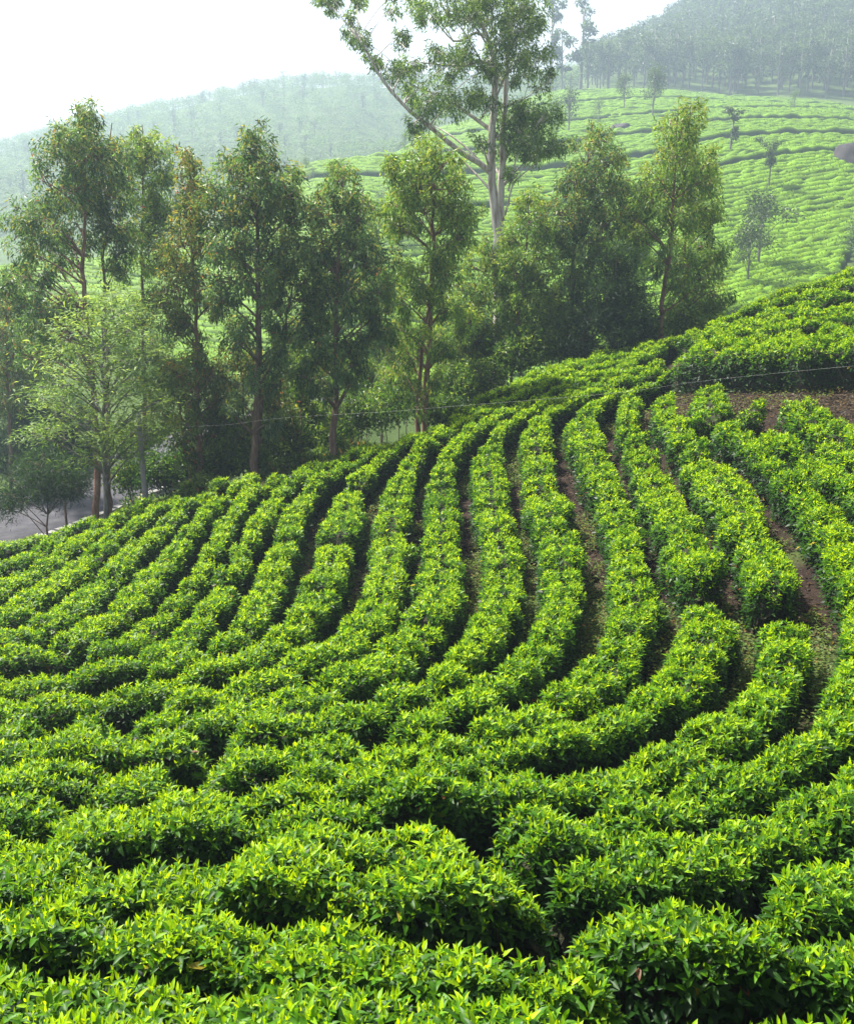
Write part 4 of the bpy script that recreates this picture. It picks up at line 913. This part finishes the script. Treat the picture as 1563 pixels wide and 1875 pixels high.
for k in range(1, 150):
    if k in (34, 47, 48, 62, 63, 80, 100): continue                       # paths along the slope
    lv = k * SP + wav * min(1.0, k / 6)
    Yr = np.array([np.interp(lv[c], LG[:, c], YG[:, c], right=-1) for c in range(len(PC))])
    ok = (Yr > 0) & (Yr > Y0 + .3) & (PC < np.interp(Yr, [60, 80, 95, 115, 140, 240], [1470, 1505, 1530, 1575, 1545, 1480]))
    if k % 2: ok &= ~((PC > 1280) & (PC < 1290) & (k > 60))
    runs = np.split(np.nonzero(ok)[0], np.nonzero(np.diff(np.nonzero(ok)[0]) > 1)[0] + 1)
    runs = [r for r in runs if len(r) > 7]
    if not runs: continue
    rowno += 1
    for ri, r in enumerate(runs):
        P2 = np.stack([AX[r] * Yr[r], Yr[r]], -1)
        P2, s = spline(P2, .42)
        z0 = ground(P2[:, 0], P2[:, 1])
        T = unit(np.gradient(P2, axis=0)); R = np.stack([T[:, 1], -T[:, 0]], -1)
        nz1, nz2 = Noise1(rng), Noise1(rng)
        hw = .52 * (1 + .10 * nz1(s / .8)); hh = (1.12 if k in (35, 49, 64, 81, 101) else .86) * (1 + .10 * nz2(s / .9))
        gp = nz1(np.floor(s / 1.6) + 900) > 2.3; hh = np.where(gp, hh * .45, hh)
        prof = [(-1.0, .05), (-.98, .62), (-.62, .92), (0, 1.0), (.62, .92), (.98, .62), (1.0, .05)]
        V = []
        for a, b in prof:
            q = P2 + R * (a * hw)[:, None]
            zz = np.minimum(ground(q[:, 0], q[:, 1]), z0 + .4)
            V.append(np.concatenate([q, (zz + b * hh)[:, None]], -1) + rng.normal(0, .03, (len(s), 3)))
        V = np.stack(V, 1); m7 = len(prof)
        base = np.array([P2[len(s) // 2, 0], P2[len(s) // 2, 1], z0[len(s) // 2]])
        g = Geo(); i = np.arange(len(s) - 1)[:, None] * m7; j = np.arange(m7 - 1)[None]
        tone = (1 + .12 * nz2(s / 3.0 + 300))[:, None, None]
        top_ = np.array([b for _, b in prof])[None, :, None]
        C = (np.array([.012, .036, .008]) + (np.array([.155, .30, .006]) - np.array([.012, .036, .008])) * np.clip((top_ - .5) * 2, 0, 1)) * tone  # shade painted into the tint: dark flanks, bright tops
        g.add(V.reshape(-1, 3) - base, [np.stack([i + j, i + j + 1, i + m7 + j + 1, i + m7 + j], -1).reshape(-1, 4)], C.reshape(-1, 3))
        dn = float(np.interp(P2[:, 1].mean(), [60, 90, 130, 220], [26, 18, 8, 3]))
        nl = int(s[-1] * dn)
        si = rng.random(nl) * s[-1]; a = rng.uniform(-1, 1, nl); b = 1 - .42 * np.abs(a) ** 3
        q = np.stack([np.interp(si, s, P2[:, 0]), np.interp(si, s, P2[:, 1])], -1) + np.stack([np.interp(si, s, R[:, 0]), np.interp(si, s, R[:, 1])], -1) * (a * .5)[:, None]
        z = np.interp(si, s, z0) + np.interp(si, s, hh) * b * .92
        z += ground(q[:, 0], q[:, 1]) - np.interp(si, s, z0)
        D = rng.normal(0, .5, (nl, 3)) + np.array([0, 0, .8])
        L = rng.uniform(.14, .26, nl)
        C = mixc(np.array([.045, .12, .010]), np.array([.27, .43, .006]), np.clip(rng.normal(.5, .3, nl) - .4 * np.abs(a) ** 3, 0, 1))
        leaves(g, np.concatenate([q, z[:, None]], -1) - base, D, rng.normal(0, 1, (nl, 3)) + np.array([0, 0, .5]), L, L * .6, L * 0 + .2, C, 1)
        o = link("tea_row", g.mesh("tea_row", True), M_TEAFAR)
        o.location = base
        tag(o, "%s tea row up the hazy far slope%s" % (ordn(rowno), ", separate stretch" if ri else ""), "tea row", "tea rows on the far slope")
print("far rows", rowno, round(_t.time() - _t0, 1))

# ------------------------------------------------------------------ far trees: shared crowns and trunks, one object each
def far_template(kind, seed, quads):
    rng = np.random.default_rng(seed)
    tg, cg = Geo(), Geo()
    lean = rng.normal(0, .02, 2)
    tube(tg, np.array([[0, 0, -.03], [lean[0] * .4, lean[1] * .4, .4], [lean[0], lean[1], .93]]), [.016, .012, .004], 5)
    lob = []
    if kind == 'tall':       # plantation gum, bare below
        for q in range(13):
            z = rng.uniform(.34, .96); r = (.13 if z < .85 else .085) * rng.uniform(.8, 1.15); a = rng.random() * 6.28; d = rng.uniform(.03, .14) * (1 - max(0, z - .75) * 3)
            lob.append((d * math.cos(a), d * math.sin(a), z, r))
    elif kind == 'round':    # shade tree on the tea
        for q in range(10):
            z = rng.uniform(.5, .92); a = rng.random() * 6.28; d = rng.uniform(.05, .24) * math.sin(math.pi * min(1, (z - .4) / .6))
            lob.append((d * math.cos(a), d * math.sin(a), z, .15 * rng.uniform(.8, 1.2)))
    elif kind == 'slim':     # tall, thin and sparse
        for q in range(10):
            z = rng.uniform(.35, .97); a = rng.random() * 6.28; d = rng.uniform(.04, .12)
            lob.append((d * math.cos(a), d * math.sin(a), z, .05 * rng.uniform(.8, 1.3)))
    elif kind == 'fan':      # upright limbs opening like a fan
        for q in range(12):
            z = rng.uniform(.52, .95); a = rng.random() * 6.28; d = rng.uniform(.0, .30) * (z - .42)/.5
            lob.append((d * math.cos(a), d * math.sin(a), z, .07 * rng.uniform(.8, 1.2)))
    else:                    # bushy to the ground
        for q in range(10):
            z = rng.uniform(.25, .85); a = rng.random() * 6.28; d = rng.uniform(.05, .38) * (1.15 - z)
            lob.append((d * math.cos(a), d * math.sin(a), z, .2 * rng.uniform(.8, 1.1)))
    per = quads // len(lob)
    for x, y, z, r in lob:
        c = np.array([x, y, z])
        st = np.array([lean[0] * z * .8, lean[1] * z * .8, max(.1, z - r - .08 - .4 * math.hypot(x, y))])
        tube(tg, np.array([st, (st + c) / 2 + [0, 0, .01], c]), [.006, .004, .002], 4)
        d = unit(rng.normal(0, 1, (per, 3))); rad = r * rng.random(per) ** .5
        p = c + d * rad[:, None] * np.array([1, 1, .8])
        D = d * .6 + rng.normal(0, .6, (per, 3)) + np.array([0, 0, -.35])
        L = rng.uniform(.028, .060, per) * (300 / quads) ** .2
        t = np.clip(rng.normal(.45, .25, per) + .25 * d[:, 2] + rng.normal(0, .15), 0, 1)  # crown shading put into the tint: lighter above, darker below
        leaves(cg, p, D, rng.normal(0, 1, (per, 3)), L, L * .55, L * 0 + .2, mixc(np.array([.03, .065, .032]), np.array([.16, .25, .085]), t) * (.6 if kind in ('tall', 'round', 'slim') else 1.0), 1)
    return tg, cg
TEMPL = {}
for kind, n_, q in (('tall', 5, 620), ('round', 3, 1500), ('slim', 2, 700), ('fan', 1, 1300), ('bushy', 2, 800)):
    for s_ in range(n_):
        tg, cg = far_template(kind, 500 + len(TEMPL), q)
        tm, cm = tg.mesh("far_trunk", True), cg.mesh("far_crown")
        tm.materials.append(M_GREYBARK); cm.materials.append(M_EUC)
        TEMPL[(kind, s_)] = (tm, cm)
NT = {'tall': 5, 'round': 3, 'slim': 2, 'fan': 1, 'bushy': 2}
def far_tree(name, kind, x, y, h, label, group, rng, wide=1.0):
    root = empty(name, (x, y, float(ground(x, y)) - .15), label, "tree", group)
    root.scale = (h * wide * rng.uniform(.9, 1.15), h * wide * rng.uniform(.9, 1.15), h); root.rotation_euler = (0, 0, rng.random() * 6.28)
    tm, cm = TEMPL[(kind, int(rng.integers(NT[kind])))]
    link("trunk", tm, None, root); link("crown", cm, None, root)
rng = np.random.default_rng(8)
FT = [  # base x, base y, height px, kind, width, label
 (1405, 355, 100, 'fan', 1.0, "slim tree with fan-shaped pale crown alone on the terraces above the twin trees"),
 (1386, 500, 145, 'round', 1.15, "darker, rear tree of the two standing together low on the terraced slope"),
 (1366, 535, 128, 'round', 1.1, "paler, front tree of the two standing together low on the terraced slope"),
 (1334, 290, 88, 'slim', 1.4, "thin sparse tree in the middle of the terraced slope below the forest"),
 (1193, 222, 92, 'round', 1.0, "tallest round-topped tree on the tea brow below the forest"),
 (1142, 206, 66, 'round', .9, "small lollipop-shaped tree on the tea brow, left of the round-topped one"),
 (1040, 252, 84, 'tall', 1.1, "narrow tree on the tea shoulder right of the pale gum's stem"),
 (1095, 232, 54, 'bushy', .9, "bushy tree by the brown rocks on the tea shoulder"),
 (1280, 212, 42, 'bushy', 1.3, "wide low bushy tree on the top terraces right of the rightmost eucalyptus tip"),
 (1452, 205, 42, 'bushy', .9, "little tree on the bare patch where tea meets forest on the right"),
 (1018, 225, 60, 'bushy', .7, "thin hazy tree beside the gum's right-hand foliage"),
 (1080, 330, 55, 'round', 1.0, "tree half hidden behind the grey-green eucalyptus top"),
 (1562, 480, 95, 'bushy', .9, "scrubby tree cut by the right edge at the foot of the far slope"),
 (572, 335, 36, 'bushy', .9, "small tree at the left tip of the bright tea ridge"),
 (625, 318, 34, 'bushy', .8, "tree on the tea ridge above the bushy centre-left eucalyptus"),
 (662, 290, 30, 'round', .9, "small round tree on the tea ridge skyline, left of the light green eucalyptus"),
 (742, 285, 46, 'bushy', 1.0, "hazy bushy tree on the tea ridge behind the gum's long limb"),
 (700, 400, 60, 'bushy', 1.1, "pale bushy tree in the gap between the bushy and the light green eucalyptus"),
 (730, 470, 90, 'bushy', 1.1, "broad pale tree in the lower gap left of the light green eucalyptus"),
 (1005, 176, 165, 'slim', 1.0, "very tall thin tree on the skyline notch right of the gum crown"),
 (1062, 168, 150, 'slim', 1.15, "tall sparse tree on the skyline at the forest's left end"),
 (1028, 172, 110, 'slim', 1.2, "shorter sparse tree in the skyline notch between the two tall thin ones"),
 (560, 320, 40, 'bushy', .9, "dim bushy tree below the hazy ridge, right of the conical tree's shoulder"),
]
for bx, by, hp, kind, wd, lab in FT:
    h = hit(bx, by, 0, 40)
    if h is None: print("no hit", lab); continue
    far_tree("hill_tree", kind, h[0], h[1], hp * h[1] / F, lab, "single trees on the far tea slope", rng, wd)
# forest on the right-hand hill
pts = []
sp = 4.7
for Yf in np.arange(236, 420, sp):
    for Xf in np.arange(20, 260, sp):
        x, y = Xf + rng.uniform(-.42, .42) * sp, Yf + rng.uniform(-.42, .42) * sp
        Pp = 781.5 + x / y * KA
        if not 1045 < Pp < 1760: continue
        if y < np.interp(Pp, [1000, 1150, 1300, 1450, 1530, 1760], [246, 247, 241, 229, 196, 170]) + 2: continue
        pts.append((y - .05 * abs(Pp - 1300) , x, y, Pp))
for Yf in np.arange(96, 236, 5.0):                      # scrub wood down the right edge
    for Pp in np.arange(1535, 1720, 5.0 / Yf * KA):
        if Pp < np.interp(Yf, [80, 95, 115, 140, 240], [1540, 1560, 1600, 1572, 1500]): continue
        y = Yf + rng.uniform(-2, 2); pts.append((y, (Pp - 781.5 + rng.uniform(-10, 10)) / KA * y, y, Pp))
pts.sort()
g = Geo()
tg5 = [far_template('tall', 900 + q, 190) for q in range(4)] + [far_template('bushy', 950 + q, 170) for q in range(5)]
tgv = [(np.concatenate(t.V), np.concatenate([f for f in c.F]), np.concatenate(c.V), np.concatenate(c.C), [f for f in t.F]) for t, c in tg5]
def add_far(g, q, x, y, h, wide, rng):
    tv, cf, cv, cc, tf = tgv[q]
    a = rng.random() * 6.28; R = np.array([[math.cos(a), -math.sin(a), 0], [math.sin(a), math.cos(a), 0], [0, 0, 1]])
    o = np.array([x, y, float(ground_raw(x, y)) - .2]); sc = np.array([h * wide, h * wide, h])
    g.add((cv @ R.T) * sc + o, [cf], cc * rng.uniform(.75, 1.2))
    if q < 4: g.add((tv @ R.T) * sc + o, tf, np.array([.10, .09, .08]))
n_ind = 0
for _, x, y, Pp in pts:
    hgt = rng.uniform(9.5, 13.5) if y > 200 else rng.uniform(3.5, 6.5)
    if Pp < 1110: hgt *= .9
    if n_ind < 290:
        n_ind += 1
        far_tree("forest_tree", 'tall' if y > 200 else 'bushy', x, y, hgt, "slender hazy plantation tree in the forest above and beside the terraced tea" if y > 200 else "scrubby tree in the wood down the right side of the terraced tea",
                 "trees of the hazy right-hand forest" if y > 200 else "scrub trees right of the terraced tea", rng, 1.15 if y > 200 else 1.0)
    else: add_far(g, int(rng.integers(4)), x, y, hgt, 1.2, rng)
tag(link("forest", g.mesh("forest"), M_EUC), "hazy upper forest covering the steep hill at top right", "forest", kind='stuff')
g = Geo()
nleft = 0
for Yf in np.arange(205, 462, 5.0):
    for Xf in np.arange(-285, 70, 5.0):
        x, y = Xf + rng.uniform(-2.4, 2.4), Yf + rng.uniform(-2.4, 2.4)
        Pp = 781.5 + x / y * KA
        if not -190 < Pp < 1045: continue
        if y < np.interp(Pp, [-190, 330, 440, 600, 800, 1000], [205, 205, 205, 205, 225, 258]): continue
        if noise2(np.array(x / 22), np.array(y / 22)) > .36: continue
        add_far(g, 4 + int(rng.integers(5)) if rng.random() < .88 else int(rng.integers(4)), x, y, rng.uniform(4.5, 7.0), rng.uniform(1.5, 2.1), rng); nleft += 1
tag(link("forest", g.mesh("forest"), M_EUC), "blue hazy wooded mountain side behind the left and middle trees", "forest", kind='stuff')
print("forest", len(pts), nleft, round(_t.time() - _t0, 1))

# ------------------------------------------------------------------ boulders
def boulder(label, px, py, Y, sx, sy, sz, seed):
    rng = np.random.default_rng(seed)
    import bmesh
    bm = bmesh.new(); bmesh.ops.create_icosphere(bm, subdivisions=4, radius=1)
    v = np.array([q.co[:] for q in bm.verts]); f = np.array([[q.index for q in p.verts] for p in bm.faces]); bm.free()
    dsp = np.zeros(len(v))
    for q in range(16):
        d = unit(rng.normal(0, 1, 3)); dsp = np.minimum(dsp, -np.clip(v @ d - rng.uniform(.55, .85), 0, 1))
    v = v * (1 + dsp * .9 + .03 * noise2(v[:, 0] * 5 + 7, v[:, 1] * 5 + v[:, 2] * 4))[:, None] * np.array([sx, sy, sz])
    if Y is None: Y = hit(px, py, 0, 40)[1]
    x = at(px, py, Y)[0]
    o = link("boulder", mesh("boulder", v, [f], None, True), M_ROCK)
    o.location = (x, Y, float(ground(x, Y)) + sz * .15); o.rotation_euler = (0, 0, rng.random() * 6)
    tag(o, label, "boulder", "dark boulders")
boulder("big rounded dark boulder at the right edge of the terraced slope", 1556, 305, None, 3.4, 3.0, 2.5, 1)
boulder("dark boulder on the tea shoulder left of the rightmost eucalyptus tip", 1133, 243, None, 2.6, 2.0, 1.3, 2)
boulder("long dark boulder half hidden behind the trees right of the pale gum", 975, 592, 52.0, 1.9, 1.5, 1.0, 3)
boulder("smaller dark boulder behind the pale gum's foot, left of the long one", 926, 588, 53.0, .9, .8, .7, 4)
boulder("small grey boulder where the crest meets the foot of the far slope", 1334, 528, 62.0, 1.0, .8, .6, 5)
boulder("flat brown rock ledge near the brow of the tea shoulder", 1120, 222, None, 4.5, 1.5, .6, 6)

# ------------------------------------------------------------------ pole and low cable
b = at(266, 912, 23.2); gz = float(ground(b[0], b[1])); top = at(266, 758, 23.2)
g = Geo()
zs = np.linspace(gz - .3, top[2], 9)
tube(g, np.stack([np.full(9, b[0]), np.full(9, b[1]), zs], -1) - np.array([b[0], b[1], gz]), np.linspace(.066, .054, 9), 12, None, rng, .01)
pole = empty("utility_pole", (b[0], b[1], gz), "short plain grey pole on the crest between the wattle and the reddish eucalyptus stem", "pole")
link("post", g.mesh("post", True), M_POLE, pole)
g = Geo()
tube(g, np.array([[0, 0, 0], [0, 0, .10]]), [.045, .03], 8); tube(g, np.array([[0, 0, .02], [0, 0, .05]]), [.07, .07], 10)
ins = link("insulator", g.mesh("insulator", True), M_CABLE, pole); ins.location = (0.0, -.09, top[2] - gz - .35)
a0 = np.array([b[0], b[1] - .09, top[2] - .28])
mid = [at(400, 779, 22.4), at(521, 765, 21.7), at(720, 753, 20.6), at(816, 745, 20.1), at(1111, 721, 18.4), at(1282, 698, 17.0), at(1475, 678, 15.6), at(1563, 670, 15.0), at(1900, 640, 13.0)]
for k, dz in enumerate((0.0,)):
    p, s = spline(np.array([a0 - [0, 0, dz * .5]] + [q - np.array([0, 0, dz * (1 - min(1, (q[0] + 6) / 9))]) for q in mid]), .4)
    g = Geo(); tube(g, p - a0, np.full(len(p), .0013), 5)
    o = link("cable", g.mesh("cable", True), M_CABLE); o.location = a0
    tag(o, "thin pale cable from the grey pole sagging low across the crest to the right edge" if k == 0 else "thin pale cable from the grey pole, lower strand close under the other", "cable")

# ------------------------------------------------------------------ haze: one even box of pale air round everything, the sky outside it
import bmesh
bm = bmesh.new(); bmesh.ops.create_cube(bm, size=1)
me = bpy.data.meshes.new("haze"); bm.to_mesh(me); bm.free()
m, n, o_ = new_mat("haze_air")
v = n.nodes.new("ShaderNodeVolumePrincipled")
v.inputs['Color'].default_value = (.64, .82, 1.0, 1); v.inputs['Density'].default_value = .0013; v.inputs['Anisotropy'].default_value = .35
n.links.new(v.outputs[0], o_.inputs['Volume'])
hz = link("haze", me, m)
zlo, zhi = float(ZZ.min()) - 1.0, float(ZZ.max()) + 16
hz.scale = (1480, 720, zhi - zlo); hz.location = (0, 300, (zhi + zlo) / 2)
tag(hz, "pale morning haze filling the valley", "haze", kind='stuff')
print("done", round(_t.time() - _t0, 1), zlo, zhi)
